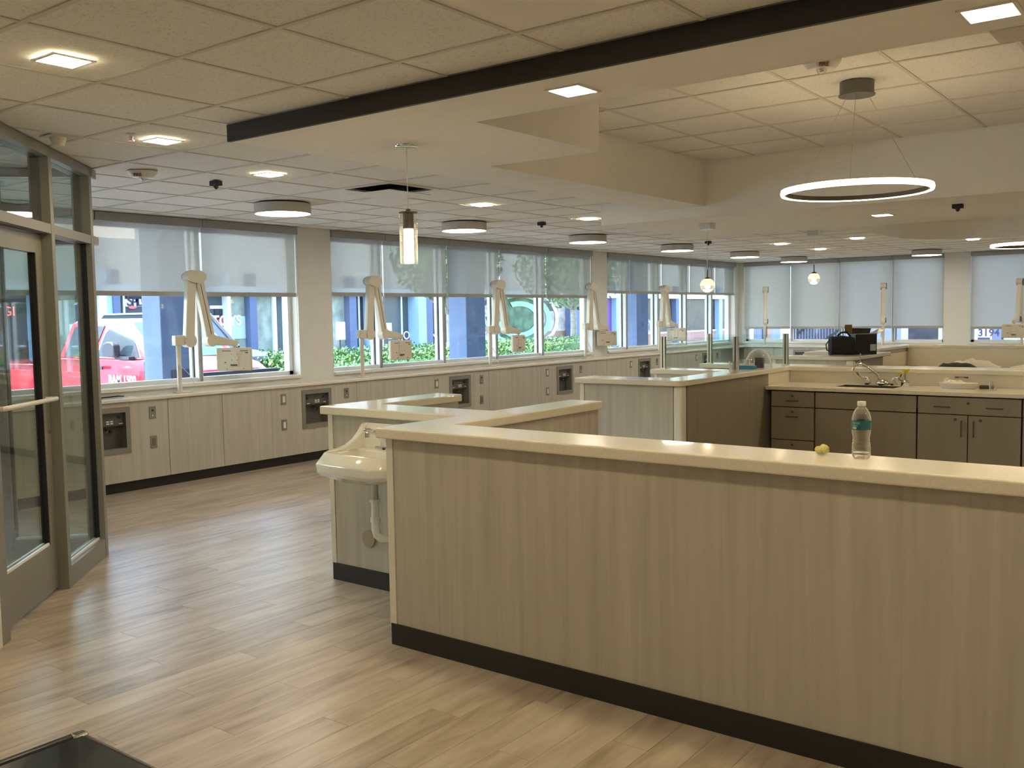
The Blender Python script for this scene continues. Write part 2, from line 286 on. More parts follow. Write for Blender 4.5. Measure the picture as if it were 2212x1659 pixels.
def text(name, s, size, m, parent, o, ax, ay, ext=.002, align='LEFT', bold=0.):
    cu = bpy.data.curves.new(name, 'FONT'); cu.body = s; cu.size = size; cu.extrude = ext; cu.align_x = align; cu.offset = bold
    t = bpy.data.objects.new(name, cu); COL.objects.link(t); bpy.context.view_layer.update()
    me = bpy.data.meshes.new_from_object(t.evaluated_get(bpy.context.evaluated_depsgraph_get())); bpy.data.objects.remove(t)
    ax, ay, o = Vector(ax).normalized(), Vector(ay).normalized(), Vector(o); az = ax.cross(ay); w_ = wloc(parent)
    for v in me.vertices: v.co = o+ax*v.co.x+ay*v.co.y+az*v.co.z-w_
    ob = bpy.data.objects.new(name, me); COL.objects.link(ob); ob.parent = parent; me.materials.clear(); me.materials.append(M[m]); return ob
X3, Y3, Z3 = Vector((1, 0, 0)), Vector((0, 1, 0)), Vector((0, 0, 1))

# ================================================================== STRUCTURE
ZC, ZR = 2.65, 2.96
XW, YB, XR, YF = -8.53, 19.30, 4.0, -3.0
ZS1, ZS2 = 2.565, 2.468
# ---- floor: slab and planks
floor_o = struct(B(XW-.25, XR+.2, YF-.2, YB+.25, -.12, -.005).build('floor', 'subfloor'))
def inframe(p, mg=20):
    v = Vector(p)-CAM; zc = v.dot(F_)
    if zc < .3: return False
    x = 1106+FPX*v.dot(R_)/zc; y = 829.5-FPX*v.dot(U_)/zc
    return -mg < x < 2212+mg and -mg < y < 1659+mg
planks = []
for r in range(int(floor(XW/PW)), int(XR/PW)+1):
    fr = (r*.371) % 1.0
    for c in range(-4, 18):
        y0 = c*PL-fr*PL; y1 = y0+PL; x0 = r*PW; x1 = x0+PW
        y0c, y1c, x0c, x1c = max(y0, YF), min(y1, YB), max(x0, XW), min(x1, XR)
        if y1c-y0c < .01 or x1c-x0c < .01: continue
        mid = Vector(((x0+x1)/2, (y0c+y1c)/2, 0)); planks.append((x0c, x1c, y0c, y1c, mid, any(inframe((mid.x, yy, 0)) for yy in (y0c, mid.y, y1c))))
def floor_seen(p):     # open floor west of the counters and near the camera
    m = p[4]; return p[5] and ((m.x < -3.0 and m.y < 7.2) or m.y < 3.35) and m.y > .8
seen = sorted([p for p in planks if floor_seen(p)], key=lambda p: p[4].length)[:300]
sid = set(id(p) for p in seen); pm = {}
for p in seen:
    x0, x1, y0, y1, mid, _ = p; L_ = y1-y0; key = (round(L_, 3), round(x1-x0, 3))
    if key not in pm:
        o = B(-(x1-x0)/2+.0007, (x1-x0)/2-.0007, -L_/2+.0007, L_/2-.0007, -.005, 0).build('plank', 'plank', None); pm[key] = o.data
    else:
        o = bpy.data.objects.new('plank', pm[key]); COL.objects.link(o)
    o.parent = floor_o; o.location = mid
mb = MB()
for p in planks:
    if id(p) not in sid: mb.box(p[0]+.0007, p[1]-.0007, p[2]+.0007, p[3]-.0007, -.005, 0)
tag(mb.build('plank_field', 'plank', floor_o), kind='stuff')
# ---- ceiling
ceil_o = struct(B(XW-.25, XR+.2, YF-.2, YB+.25, 3.06, 3.16).build('ceiling', 'gypsum'))
T = .6096; GX, GY = -3.37, 2.27
holes = [(-4.30, XR, 3.185, 7.93), (-4.92, XR, 7.93, 10.05), (-3.95, XR, 10.05, 15.6)]
def cut(rect):
    rs = [rect]
    for hx0, hx1, hy0, hy1 in holes:
        nr = []
        for (a, b, c, d) in rs:
            if a >= hx1 or b <= hx0 or c >= hy1 or d <= hy0: nr.append((a, b, c, d)); continue
            if a < hx0: nr.append((a, hx0, c, d)); a = hx0
            if b > hx1: nr.append((hx1, b, c, d)); b = hx1
            if c < hy0: nr.append((a, b, c, hy0))
            if d > hy1: nr.append((a, b, hy1, d))
        rs = nr
    return [r for r in rs if r[1]-r[0] > .03 and r[3]-r[2] > .03]
ventcell = (-6, 5)
tiles = []
vc = onz(837, 405, ZC); vi = (floor((vc.x-GX)/T), floor((vc.y-GY)/T))
for i in range(-9, 13):
    for j in range(-9, 29):
        if (i, j) == vi: continue
        a, b, c, d = max(GX+i*T, XW), min(GX+(i+1)*T, XR), max(GY+j*T, YF), min(GY+(j+1)*T, YB)
        if b-a < .03 or d-c < .03: continue
        for r in cut((a, b, c, d)): tiles.append((r, ZC, 'plain' if (i, j) == (2, 0) else ''))
RX, RY = -2.14, 5.51
for i in range(-3, 10):
    for j in range(-4, 5):
        a, b, c, d = max(RX+i*T, -3.82), min(RX+(i+1)*T, 3.6), max(RY+j*T, 3.68), min(RY+(j+1)*T, 7.93)
        if b-a < .03 or d-c < .03: continue
        if b <= -3.0+.01 and c < 4.82-.01: continue
        tiles.append(((a, b, c, d), ZR, ''))
def tkey(t): return hypot((t[0][0]+t[0][1])/2, (t[0][2]+t[0][3])/2)
vis = sorted([t for t in tiles if any(inframe((x, y, t[1]), 0) for x in (t[0][0], t[0][1], (t[0][0]+t[0][1])/2) for y in (t[0][2], t[0][3], (t[0][2]+t[0][3])/2))], key=tkey)[:300]
vid = set(id(t) for t in vis); tm = {}
for t in vis:
    (a, b, c, d), z, k = t; key = (round(b-a, 3), round(d-c, 3), k)
    if key not in tm:
        o = B(-(b-a)/2+.006, (b-a)/2-.006, -(d-c)/2+.006, (d-c)/2-.006, .006, .020).build('tile', 'gypsum' if k else 'tile'); tm[key] = o.data
    else: o = bpy.data.objects.new('tile', tm[key]); COL.objects.link(o)
    o.parent = ceil_o; o.location = ((a+b)/2, (c+d)/2, z)
mb = MB()
for t in tiles:
    if id(t) not in vid: (a, b, c, d), z, k = t; mb.box(a+.006, b-.006, c+.006, d-.006, z+.006, z+.020)
tag(mb.build('tile_field', 'tile', ceil_o), kind='stuff')
mb = MB(); g = .011
for i in range(-9, 14):
    x = GX+i*T
    if not XW < x < XR: continue
    for (a, b, c, d) in cut((x-g-.02, x+g+.02, YF, YB)):
        if a < x < b: mb.box(x-g, x+g, c, d, ZC+.001, ZC+.012)
for j in range(-9, 30):
    y = GY+j*T
    if not YF < y < YB: continue
    for (a, b, c, d) in cut((XW, XR, y-g-.02, y+g+.02)):
        if c < y < d: mb.box(a, b, y-g, y+g, ZC, ZC+.011)
for i in range(-3, 10):
    x = RX+i*T
    if -3.82 < x < 3.6: mb.box(x-g, x+g, 3.68 if x > -3.0 else 4.82, 7.93, ZR+.001, ZR+.012)
for j in range(-4, 5):
    y = RY+j*T
    if 3.68 < y < 7.93: mb.box(-3.82 if y > 4.82 else -3.0, 3.6, y-g, y+g, ZR, ZR+.011)
mb.build('tile_grid', 'grid', ceil_o)
sf1 = MB().box(-4.30, XR, 3.20, 3.68, ZS1, 3.05).box(-4.30, -3.82, 3.68, 7.93, ZS1, 3.05).box(-3.82, -3.0, 3.68, 4.82, ZS1, 3.05).box(3.6, XR, 3.68, 7.93, ZS1, 3.05).build('soffit', 'gypsum', ceil_o)
B(-4.305, XR, 3.18, 3.20, ZS1-.004, ZC).build('fascia', 'fascia', sf1)
B(-4.92, XR, 7.93, 10.05, ZS2, 3.05).build('soffit', 'gypsum', ceil_o)
mb = MB(); path = [(-3.95, 10.05)]+[(-2.85-1.1*cos(a*pi/24), 14.5+1.1*sin(a*pi/24)) for a in range(13)]+[(3.6, 15.6)]
mb.loft([[(x, y, ZC-.004), (x, y, 3.05), (x+.02*(1 if y < 14.6 else .3), y-.02*(0 if y < 14.6 else 1), 3.05), (x+.02*(1 if y < 14.6 else .3), y-.02*(0 if y < 14.6 else 1), ZC-.004)] for x, y in path])
rw = mb.build('recess_wall', 'gypsum', ceil_o, smooth=True)
cp = [(-3.95, 15.6)]+path[1:-1]+[(-2.85, 15.6)]
MB().prism(cp[:1]+list(reversed(path[1:-1])), ZC-.002, ZC+.03).build('recess_corner', 'gypsum', ceil_o)
B(-3.95, XR, 10.05, 15.6, 2.97, 2.99).build('recess_top', 'gypsum', ceil_o)
B(3.6, XR, 10.05, 15.6, ZC, 3.05).build('recess_side', 'gypsum', ceil_o)

# ---- outer walls
SILL, HEAD = .965, 2.585
XO = XW-.24
wl = MB().box(XO, XW, YF, YB, 0, SILL).box(XO, XW, YF, YB, HEAD, 3.06)
piers = [(YF, -1.2), (1.0, 1.4), (7.19, 7.70), (13.44, 13.92), (19.14, YB)]
for a, b in piers: wl.box(XO, XW, a, b, SILL, HEAD)
struct(wl.build('wall_left', 'wallpaint'))
YO = YB+.24
wb = MB().box(XO, XR+.2, YB, YO, 0, SILL).box(XO, XR+.2, YB, YO, HEAD, 3.06)
for a, b in ((XO, -8.40), (-4.39, -3.93), (.07, .53), (3.6, XR+.2)): wb.box(a, b, YB, YO, SILL, HEAD)
struct(wb.build('wall_back', 'wallpaint'))
struct(B(XR, XR+.2, YF-.2, YB, 0, 3.06).build('wall_right', 'wallpaint'))
struct(B(XO, XR, YF-.2, YF, 0, 3.06).build('wall_front', 'wallpaint'))

# ---- windows and roller shades
def window(n, axis, lo, hi, mull, shade_bottom, slabel, sgroup, dense=False):
    "axis 'Y': window in wall_left running along Y; axis 'X': window in wall_back"
    def bx(mb, a, b, d0, d1, z0, z1):     # a..b along the wall, d = depth outward from the inner wall face
        if axis == 'Y': return mb.box(XW-d0, XW-d1, a, b, z0, z1)
        return mb.box(a, b, YB+d0, YB+d1, z0, z1)
    w_ = sempty('window_%d' % n, (XW, (lo+hi)/2, SILL) if axis == 'Y' else ((lo+hi)/2, YB, SILL))
    bx(MB(), lo-.0, hi+.0, -.03, .235, SILL-.028, SILL+.008).build('sill', 'solidwhite', w_, bevel=.004)
    f = MB(); bx(f, lo, hi, .13, .22, SILL+.008, SILL+.05); bx(f, lo, hi, .13, .22, HEAD-.05, HEAD); bx(f, lo, lo+.05, .13, .22, SILL, HEAD); bx(f, hi-.05, hi, .13, .22, SILL, HEAD)
    f.build('frame', 'alumlight', w_)
    ed = [lo+.05]+mull+[hi-.05]
    for m_ in mull:
        mo = bx(MB(), m_-.027, m_+.027, .10, .225, SILL+.008, HEAD).build('mullion', 'alumlight', w_)
        bx(MB(), m_-.012, m_+.012, .085, .10, SILL+.008, HEAD).build('mullion_cap', 'channel', mo)
        bx(MB(), m_-.045, m_+.045, .19, .235, SILL+.008, HEAD).build('outer_cover', 'alumlight', mo)
        gk = MB(); bx(gk, m_-.033, m_-.027, .168, .182, SILL+.05, HEAD-.05); bx(gk, m_+.027, m_+.033, .168, .182, SILL+.05, HEAD-.05); gk.build('gasket', 'gasket', mo)
    for a, b in zip(ed[:-1], ed[1:]): bx(MB(), a+.02, b-.02, .172, .178, SILL+.045, HEAD-.045).build('pane', 'glass', w_)
    es = [lo]+mull+[hi]
    for i, (a, b) in enumerate(zip(es[:-1], es[1:])):
        ordn = ['first', 'second', 'third', 'fourth', 'fifth', 'sixth']; slab_ = slabel % (ordn[len(mull)-i] if n in (1, 4) else ordn[i])
        c = (a+b)/2; t = thing('roller_shade', (XW-.03, c, shade_bottom) if axis == 'Y' else (c, YB+.03, shade_bottom), slab_, 'roller shade', sgroup)
        e = .004
        bx(MB(), a+e, b-e, -.03, .065, 2.568, ZC-.003).build('cassette', 'valance', t)
        bx(MB(), a+.010, b-.010, .028, .0295, shade_bottom+.03, 2.575).build('fabric', 'shadehi' if dense else 'shade', t)
        bx(MB(), a+.010, b-.010, .022, .036, shade_bottom, shade_bottom+.045).build('hem_bar', 'hem', t)
        if not dense or i % 2 == 0:
            q = b-.012; cz = 1.35 if not dense else 1.15
            p0, p1 = ((XW-.012, q, 2.57), (XW-.012, q, cz)) if axis == 'Y' else ((q, YB+.012, 2.57), (q, YB+.012, cz))
            MB().cyl(p0, p1, .0022, n=6).build('chain', 'chain', t)
window(1, 'Y', 1.4, 7.19, [2.45, 3.61, 4.77, 5.94], 1.862, '%s half lowered roller shade from the first pier, on the side of the glass entrance', 'shades on the truck window')
window(2, 'Y', 7.70, 13.44, [8.59, 9.81, 10.975, 12.145], 1.875, '%s half lowered roller shade past the first white pier, between the two piers', 'shades between the two piers')
window(3, 'Y', 13.92, 19.14, [14.735, 15.895, 17.05, 18.2], 1.96, '%s half lowered roller shade past the second white pier, towards the far corner', 'shades on the long wall by the corner')
window(4, 'X', -8.40, -4.39, [-7.378, -6.369, -5.333], 1.235, '%s pale low drawn roller shade from the end wall pier, on the corner side', 'shades on the end wall by the corner', True)
window(5, 'X', -3.93, .07, [-2.93, -1.93, -.93], 1.215, '%s pale low drawn roller shade past the end wall pier, on the house number side', 'shades on the end wall past the pier', True)
window(6, 'X', .53, 3.6, [1.55, 2.57], 1.215, '%s pale low drawn roller shade on the end wall window near the right hand wall', 'shades on the last end wall window', True)

# ---- vestibule storefront at 45 degrees
EP = Vector((-6.17, 3.45, 0)); SU = Vector((1, -1, 0)).normalized(); SN = Vector((1, 1, 0)).normalized()
def sfb(mb, s0, s1, n0, n1, z0, z1, u=SU, nn=SN):
    return mb.obox(EP+u*((s0+s1)/2)+nn*((n0+n1)/2)+Z3*((z0+z1)/2), u, nn, Z3, abs(s1-s0)/2, abs(n1-n0)/2, abs(z1-z0)/2)
def sfw(name, u, nn, posts, doors, glass, ext, sign):
    w_ = sempty(name, EP)
    for a, b in posts: sfb(MB(), a, b, -.115*sign, 0, 0, ZC, u, nn).build('post', 'alum', w_, bevel=.002)
    L_ = ext
    sfb(MB(), 0, L_, -.115*sign, 0, ZC-.06, ZC, u, nn).build('header', 'alum', w_)
    sfb(MB(), 0, L_, -.112*sign, -.003*sign, 2.14, 2.195, u, nn).build('transom_rail', 'alum', w_)
    for a, b in glass:
        sfb(MB(), a, b, -.112*sign, -.003*sign, 0, .125, u, nn).build('bottom_rail', 'alum', w_)
        st = MB(); sfb(st, a, b, -.075*sign, -.062*sign, .125, .14, u, nn); sfb(st, a, b, -.05*sign, -.037*sign, .125, .14, u, nn)
        st.build('glazing_bead', 'alumlight', w_)
        sfb(MB(), a, b, -.060*sign, -.052*sign, .125, 2.14, u, nn).build('pane', 'sfglass', w_)
        gk = MB()
        for q in (a+.004, b-.004): sfb(gk, q-.004, q+.004, -.075*sign, -.037*sign, .125, 2.14, u, nn)
        gk.build('gasket', 'gasket', w_)
    for a, b in glass+doors: sfb(MB(), a, b, -.060*sign, -.052*sign, 2.195, ZC-.06, u, nn).build('transom_pane', 'sfglass', w_)
    return w_
sfw('wall_vestibule', SU, SN, [(0, .055), (.78, .835), (1.755, 1.86)], [(.835, 1.755)], [(.055, .78)], 1.86, 1)
SW = Vector((-1, -1, 0)).normalized(); SV = Vector((1, -1, 0)).normalized()   # second wall, seen through the glass
sfw('wall_vestibule_side', SW, -SV, [(.055, .11), (.62, .675), (1.60, 1.66), (2.2, 2.26), (3.2, 3.26)], [(.675, 1.60)], [(.11, .62), (1.66, 2.2), (2.26, 3.2)], 3.26, -1)
def doorleaf(name, u, nn, a, b, n0, n1, sgn):
    d = sempty(name, EP)
    sfb(MB(), a+.004, a+.105, n0, n1, .02, 2.13, u, nn).build('stile', 'alum', d, bevel=.002)
    sfb(MB(), b-.105, b-.004, n0, n1, .02, 2.13, u, nn).build('stile', 'alum', d, bevel=.002)
    sfb(MB(), a+.105, b-.105, n0, n1, .02, .30, u, nn).build('bottom_rail', 'alum', d)
    sfb(MB(), a+.105, b-.105, n0, n1, 2.02, 2.13, u, nn).build('top_rail', 'alum', d)
    m_ = (n0+n1)/2
    sfb(MB(), a+.105, b-.105, m_-.004, m_+.004, .30, 2.02, u, nn).build('pane', 'sfglass', d)
    gk = MB(); sfb(gk, a+.105, a+.116, n0+.002, n1-.002, .30, 2.02, u, nn); sfb(gk, b-.116, b-.105, n0+.002, n1-.002, .30, 2.02, u, nn); gk.build('gasket', 'gasket', d)
    bd = MB(); sfb(bd, a+.105, b-.105, m_+.008, n1-.002, .30, .315, u, nn); sfb(bd, a+.105, b-.105, n0+.002, m_-.008, .30, .315, u, nn); bd.build('glazing_bead', 'alumlight', d)
    f_ = max(n0, n1) if sgn > 0 else min(n0, n1); q = lambda s, n, z: EP+u*s+nn*n+Z3*z
    h = MB().tube([q(a+.06, f_, 1.165), q(a+.06, f_+.06*sgn, 1.165), q(a+.09, f_+.07*sgn, 1.168), q(b-.09, f_+.07*sgn, 1.18), q(b-.06, f_+.06*sgn, 1.18), q(b-.06, f_, 1.18)], .013, 10)
    h.build('push_bar', 'solidwhite', d, smooth=True)
    k = MB().cyl(q(a+.055, f_, .97), q(a+.055, f_+.012*sgn, .97), .014, n=14); k.build('lock_cylinder', 'chrome', d, smooth=True)
    return d
doorleaf('door_1', SU, SN, .835, 1.755, -.105, -.06, 1)
doorleaf('door_2', SW, -SV, .675, 1.60, .06, .105, 1)
wv = MB(); sfb(wv, 1.86, 4.2, -.115, 0, 0, ZC); struct(wv.build('wall_entrance', 'wallpaint'))

# ================================================================== WINDOW CABINETS
XF = -8.27; LEDGE = .89
def outlet_plate(mb_parent, y, z, kind):
    p = B(XF, XF+.006, y-.036, y+.036, z-.06, z+.06).build('outlet_plate', 'metalbox', mb_parent, bevel=.002)
    if kind == 'white': B(XF+.006, XF+.009, y-.017, y+.017, z-.034, z+.034).build('socket', 'white', p)
    elif kind == 'brown': B(XF+.006, XF+.009, y-.017, y+.017, z-.034, z+.034).build('socket', 'brown', p)
    else:
        B(XF+.006, XF+.008, y-.009, y+.009, z+.012, z+.032).build('jack', 'port', p)
        B(XF+.006, XF+.008, y-.007, y+.007, z-.035, z-.022).build('jack', 'white', p)
def utility_cabinet(y0, label):
    "panel cabinet with a recessed dental utility box; local y0 = start of the metal frame"
    a, b = y0-.42, y0+.84
    t = thing('wall_cabinet', (XW+.13, (a+b)/2, 0), label, 'cabinet')
    B(XW, XF-.10, a+.001, b-.001, .105, .86).build('carcass', 'carcass', t)
    f0, f1, g0, g1 = y0, y0+.435, .38, .815
    p = MB().box(XF-.02, XF, a+.002, f0+.02, .105, .858).box(XF-.02, XF, f1-.02, b-.002, .105, .858).box(XF-.02, XF, f0+.02, f1-.02, .105, g0+.02).box(XF-.02, XF, f0+.02, f1-.02, g1-.02, .858)
    p.build('front_panel', 'lam', t)
    B(XW, XF-.06, a, b, 0, .105).build('toe_kick', 'base', t)
    u = MB().box(XF, XF+.010, f0, f0+.045, g0, g1).box(XF, XF+.010, f1-.045, f1, g0, g1).box(XF, XF+.010, f0+.045, f1-.045, g0, g0+.05).box(XF, XF+.010, f0+.045, f1-.045, g1-.05, g1).build('utility_box', 'metalbox', t)
    B(XF-.10, XF-.095, f0+.02, f1-.02, g0+.02, g1-.02).build('recess_back', 'boxin', u)
    MB().box(XF-.095, XF, f0+.025, f0+.040, g0+.03, g1-.03).box(XF-.095, XF, f1-.040, f1-.025, g0+.03, g1-.03).box(XF-.095, XF, f0+.04, f1-.04, g0+.03, g0+.045).box(XF-.095, XF, f0+.04, f1-.04, g1-.045, g1-.03).build('recess_side', 'metalbox', u)
    B(XF-.095, XF-.03, f0+.045, f1-.045, .64, g1-.05).build('control_panel', 'boxin', u)
    yc = f0+.25
    for dy, dz in ((-.02, .665), (.018, .665), (-.02, .685), (.018, .685)): B(XF-.03, XF-.028, yc+dy-.014, yc+dy+.014, dz-.006, dz+.006).build('control_label', 'white', u)
    B(XF-.03, XF-.028, f0+.34, f0+.38, .655, .663).build('control_label', 'white', u)
    B(XF-.03, XF-.028, f0+.10, f0+.14, .652, .660).build('control_label', 'white', u)
    MB().cyl((XF-.03, f0+.10, .715), (XF-.02, f0+.10, .715), .016, n=12).build('knob', 'port', u); MB().cyl((XF-.03, f0+.34, .72), (XF-.02, f0+.34, .72), .014, n=12).build('knob', 'port', u)
    MB().tube([(XF-.095, yc-.03, .60), (XF-.05, yc-.03, .605), (XF-.03, yc-.03, .59)], [.016, .016, .012], 10).build('valve', 'chrome', u, smooth=True)
    MB().cyl((XF-.095, yc+.03, .585), (XF-.06, yc+.03, .585), .014, n=10).build('valve', 'port', u, smooth=True)
    MB().cyl((XF-.095, f0+.08, .50), (XF-.06, f0+.08, .50), .012, n=10).build('valve', 'steel', u, smooth=True)
    outlet_plate(t, y0+.672, .735, 'data'); outlet_plate(t, y0+.672, .452, 'brown')
    outlet_plate(t, y0-.255, .735, 'white'); outlet_plate(t, y0-.255, .452, 'white')
    return t
def door_cabinet(y0, label):
    t = thing('wall_cabinet', (XW+.13, y0+.6275, 0), label, 'cabinet')
    B(XW, XF-.021, y0+.001, y0+1.254, .105, .855).build('carcass', 'carcass', t)
    B(XF-.02, XF+.001, y0+.003, y0+.626, .105, .856).build('door', 'lam', t, bevel=.001); B(XF-.02, XF+.001, y0+.630, y0+1.252, .105, .856).build('door', 'lam', t, bevel=.001)
    B(XW, XF-.06, y0, y0+1.255, 0, .105).build('toe_kick', 'base', t)
    return t
U0_, PITCHY = 4.46, 2.513
ul = ['panel cabinet with metal utility box ending beside the glass entrance', 'panel cabinet with metal utility box behind the wall hung sink', 'panel cabinet with metal utility box behind the low partition end near the second monitor arm',
      'panel cabinet with metal utility box between the low partition and the grey island', 'panel cabinet with metal utility box behind the grey island front', 'panel cabinet with utility box nearest the far corner']
dl = ['pair of pale wood doors under the monitor arm beside the red truck', 'pair of pale wood doors under the second monitor arm from the entrance', 'pair of pale wood doors under the third monitor arm from the entrance', 'pair of pale wood doors under the fourth monitor arm from the entrance', 'pair of pale wood doors under the fifth monitor arm from the entrance']
for k in range(6):
    utility_cabinet(U0_+PITCHY*k, ul[k])
    if k < 5: door_cabinet(U0_+PITCHY*k+.84, dl[k])
door_cabinet(U0_-.42-1.256, 'pair of pale wood doors seen through the glass entrance')
tag(MB().box(XW, XF+.025, 2.6, 18.95, .86, LEDGE).box(XW, 3.9, 18.95, YB, .86, LEDGE).build('worktop', 'solid', bevel=.006), 'long narrow cream worktop running under the windows', 'worktop')
# end wall cabinet run (seen between the islands)
def back_unit(x0, x1, kind, label):
    t = thing('wall_cabinet', ((x0+x1)/2, 19.15, 0), label, 'cabinet'); yf = 18.985
    B(x0+.001, x1-.001, yf+.022, YB, .105, .855).build('carcass', 'carcass', t)
    if kind == 'door':
        m_ = (x0+x1)/2; B(x0+.003, m_-.002, yf, yf+.02, .105, .856).build('door', 'lam', t); B(m_+.002, x1-.003, yf, yf+.02, .105, .856).build('door', 'lam', t)
    else:
        f0 = x0+.42; f1 = f0+.435
        MB().box(x0+.002, f0+.02, yf, yf+.02, .105, .856).box(f1-.02, x1-.002, yf, yf+.02, .105, .856).box(f0+.02, f1-.02, yf, yf+.02, .105, .40).box(f0+.02, f1-.02, yf, yf+.02, .795, .856).build('front_panel', 'lam', t)
        u = MB().box(f0, f0+.045, yf-.01, yf, .38, .815).box(f1-.045, f1, yf-.01, yf, .38, .815).box(f0+.045, f1-.045, yf-.01, yf, .38, .43).box(f0+.045, f1-.045, yf-.01, yf, .765, .815).build('utility_box', 'metalbox', t)
        B(f0+.02, f1-.02, yf+.018, yf+.0215, .4, .795).build('recess_back', 'boxin', u)
        B(f0+.2, f0+.26, yf+.012, yf+.018, .70, .73).build('control_label', 'white', u)
    B(x0, x1, yf+.06, YB, 0, .105).build('toe_kick', 'base', t)
back_unit(-8.26, -7.61, 'door', 'narrow pale wood cabinet in the far corner of the room')
back_unit(-7.61, -6.35, 'util', 'end wall cabinet with a recessed metal utility box')
back_unit(-6.35, -5.09, 'door', 'pair of pale wood doors on the end wall behind the black box')
back_unit(-5.09, -3.83, 'util', 'end wall cabinet with utility box hidden behind the far low wall')

# ================================================================== MONITOR ARMS
def monitor_arm(loc, rz, mon_rot, label, mon=True, group='monitor arms on the window worktop'):
    t = thing('monitor_arm', loc, label, 'monitor arm', group)
    W = Vector(loc); q = lambda x, y, z: W+Vector((x, y, z))
    MB().box(W.x-.05, W.x+.05, W.y-.05, W.y+.11, W.z, W.z+.012).build('base_plate', 'arm', t, bevel=.004)
    MB().lathe([(.026, .012), (.0235, .03), (.0235, .50)], W).build('post', 'arm', t, smooth=True)
    MB().box(W.x-.035, W.x+.035, W.y-.05, W.y+.06, W.z+.475, W.z+.575).build('bracket', 'arm', t, bevel=.008)
    MB().cyl(q(-.045, .12, .52), q(.045, .12, .52), .068, n=24).build('shoulder', 'arm', t, smooth=True)
    la = MB().beam(q(0, .12, .50), q(0, .17, 1.15), (0, 1, 0), .07, .105, .07, .095).build('lower_arm', 'arm', t, bevel=.012)
    el = MB().eprism([(.112*cos(a), .066*sin(a)) for a in [2*pi*k/28 for k in range(28)]], q(0, .215, 1.165), Y3, Z3, X3, -.05, .055).build('elbow_cover', 'arm', t, smooth=True)
    MB().eprism([(.108*cos(a), .062*sin(a)) for a in [2*pi*k/28 for k in range(28)]], q(0, .215, 1.165), Y3, Z3, X3, -.062, -.05).build('elbow_rim', 'armdark', el, smooth=True)
    ua = MB().beam(q(0, .255, 1.15), q(0, .37, .53), (0, 1, 0), .07, .09, .07, .10).build('upper_arm', 'arm', t, bevel=.012)
    MB().beam(q(.0365, .262, 1.09), q(.0365, .368, .58), (0, 1, 0), .002, .006).build('seam', 'slot', ua)
    MB().cyl(q(-.045, .375, .515), q(.045, .375, .515), .065, n=24).build('joint', 'arm', t, smooth=True)
    MB().cyl(q(-.058, .375, .515), q(-.045, .375, .515), .05, n=20).build('joint_rim', 'armdark', t, smooth=True)
    MB().beam(q(0, .375, .52), q(0, .70, .475), (0, 0, 1), .075, .115, .06, .055).build('forearm', 'arm', t, bevel=.012)
    MB().cyl(q(0, .665, .48), q(0, .665, .36), .020, n=14).build('neck', 'arm', t, smooth=True)
    MB().tube([q(.02, -.03, .5), q(.03, -.045, .38), q(.035, -.01, .28), q(.035, .10, .17), q(.03, .16, .05), q(.03, .08, .012)], .0035, 6).build('cable', 'cable', t, smooth=True)
    if mon:
        mo = MB().box(-.185, .185, -.024, .024, -.13, .115).build('monitor', 'arm', None, bevel=.012)
        mo.parent = t; mo.location = (0, .665, .315); mo.rotation_euler = (0, 0, mon_rot)
        def mp(name, mb, m): o = mb.build(name, m, None); o.parent = mo; return o
        mp('mount_plate', MB().box(-.045, .045, -.034, -.024, -.07, .06), 'arm'); mp('mount_lip', MB().box(-.035, .035, -.037, -.034, -.075, -.06), 'armdark')
        mp('vent_slot', MB().box(-.12, -.03, -.026, -.0235, .078, .085), 'slot'); mp('vent_slot', MB().box(.07, .15, -.026, -.0235, .078, .085), 'slot')
        mp('badge', MB().box(.12, .15, -.0255, -.0235, .055, .066), 'slot'); mp('badge', MB().box(-.10, -.082, -.0255, -.0235, -.045, -.035), 'armdark')
        for sx, sz in ((-.02, .045), (.035, .045), (-.02, -.015), (.035, -.015), (-.075, -.105), (.10, -.105)): mp('screw', MB().cyl((sx, -.024, sz), (sx, -.036, sz), .004, n=8), 'slot')
        mp('screen_face', MB().box(-.17, .17, .024, .0255, -.11, .095), 'blackshine')
    t.rotation_euler = (0, 0, rz); return t
AX_ = XW+.13
an = ['cream monitor arm beside the window with the red truck', 'second cream monitor arm from the entrance with the screen back turned to the room', 'third cream monitor arm from the entrance with its screen turned aside', 'cream monitor arm in front of the second white pier', 'cream monitor arm with its screen edge on behind the glass screens']
for k, (y, mr) in enumerate(((5.53, radians(38)), (8.04, radians(88)), (10.53, radians(98)), (13.02, radians(60)), (15.52, radians(8)))):
    monitor_arm((AX_, y, LEDGE), 0, mr, an[k])
bn = ['cream monitor arm on the end wall next to the far corner', 'cream monitor arm on the end wall behind the black box', 'cream monitor arm on the end wall past the pier by the house number']
for k, (x, rz, mr) in enumerate(((-7.85, radians(-157), 1.5), (-5.45, radians(-164), 1.6), (-3.03, radians(178), pi+.25))):
    monitor_arm((x, 19.12, LEDGE), rz, mr, bn[k], group='monitor arms on the end wall')

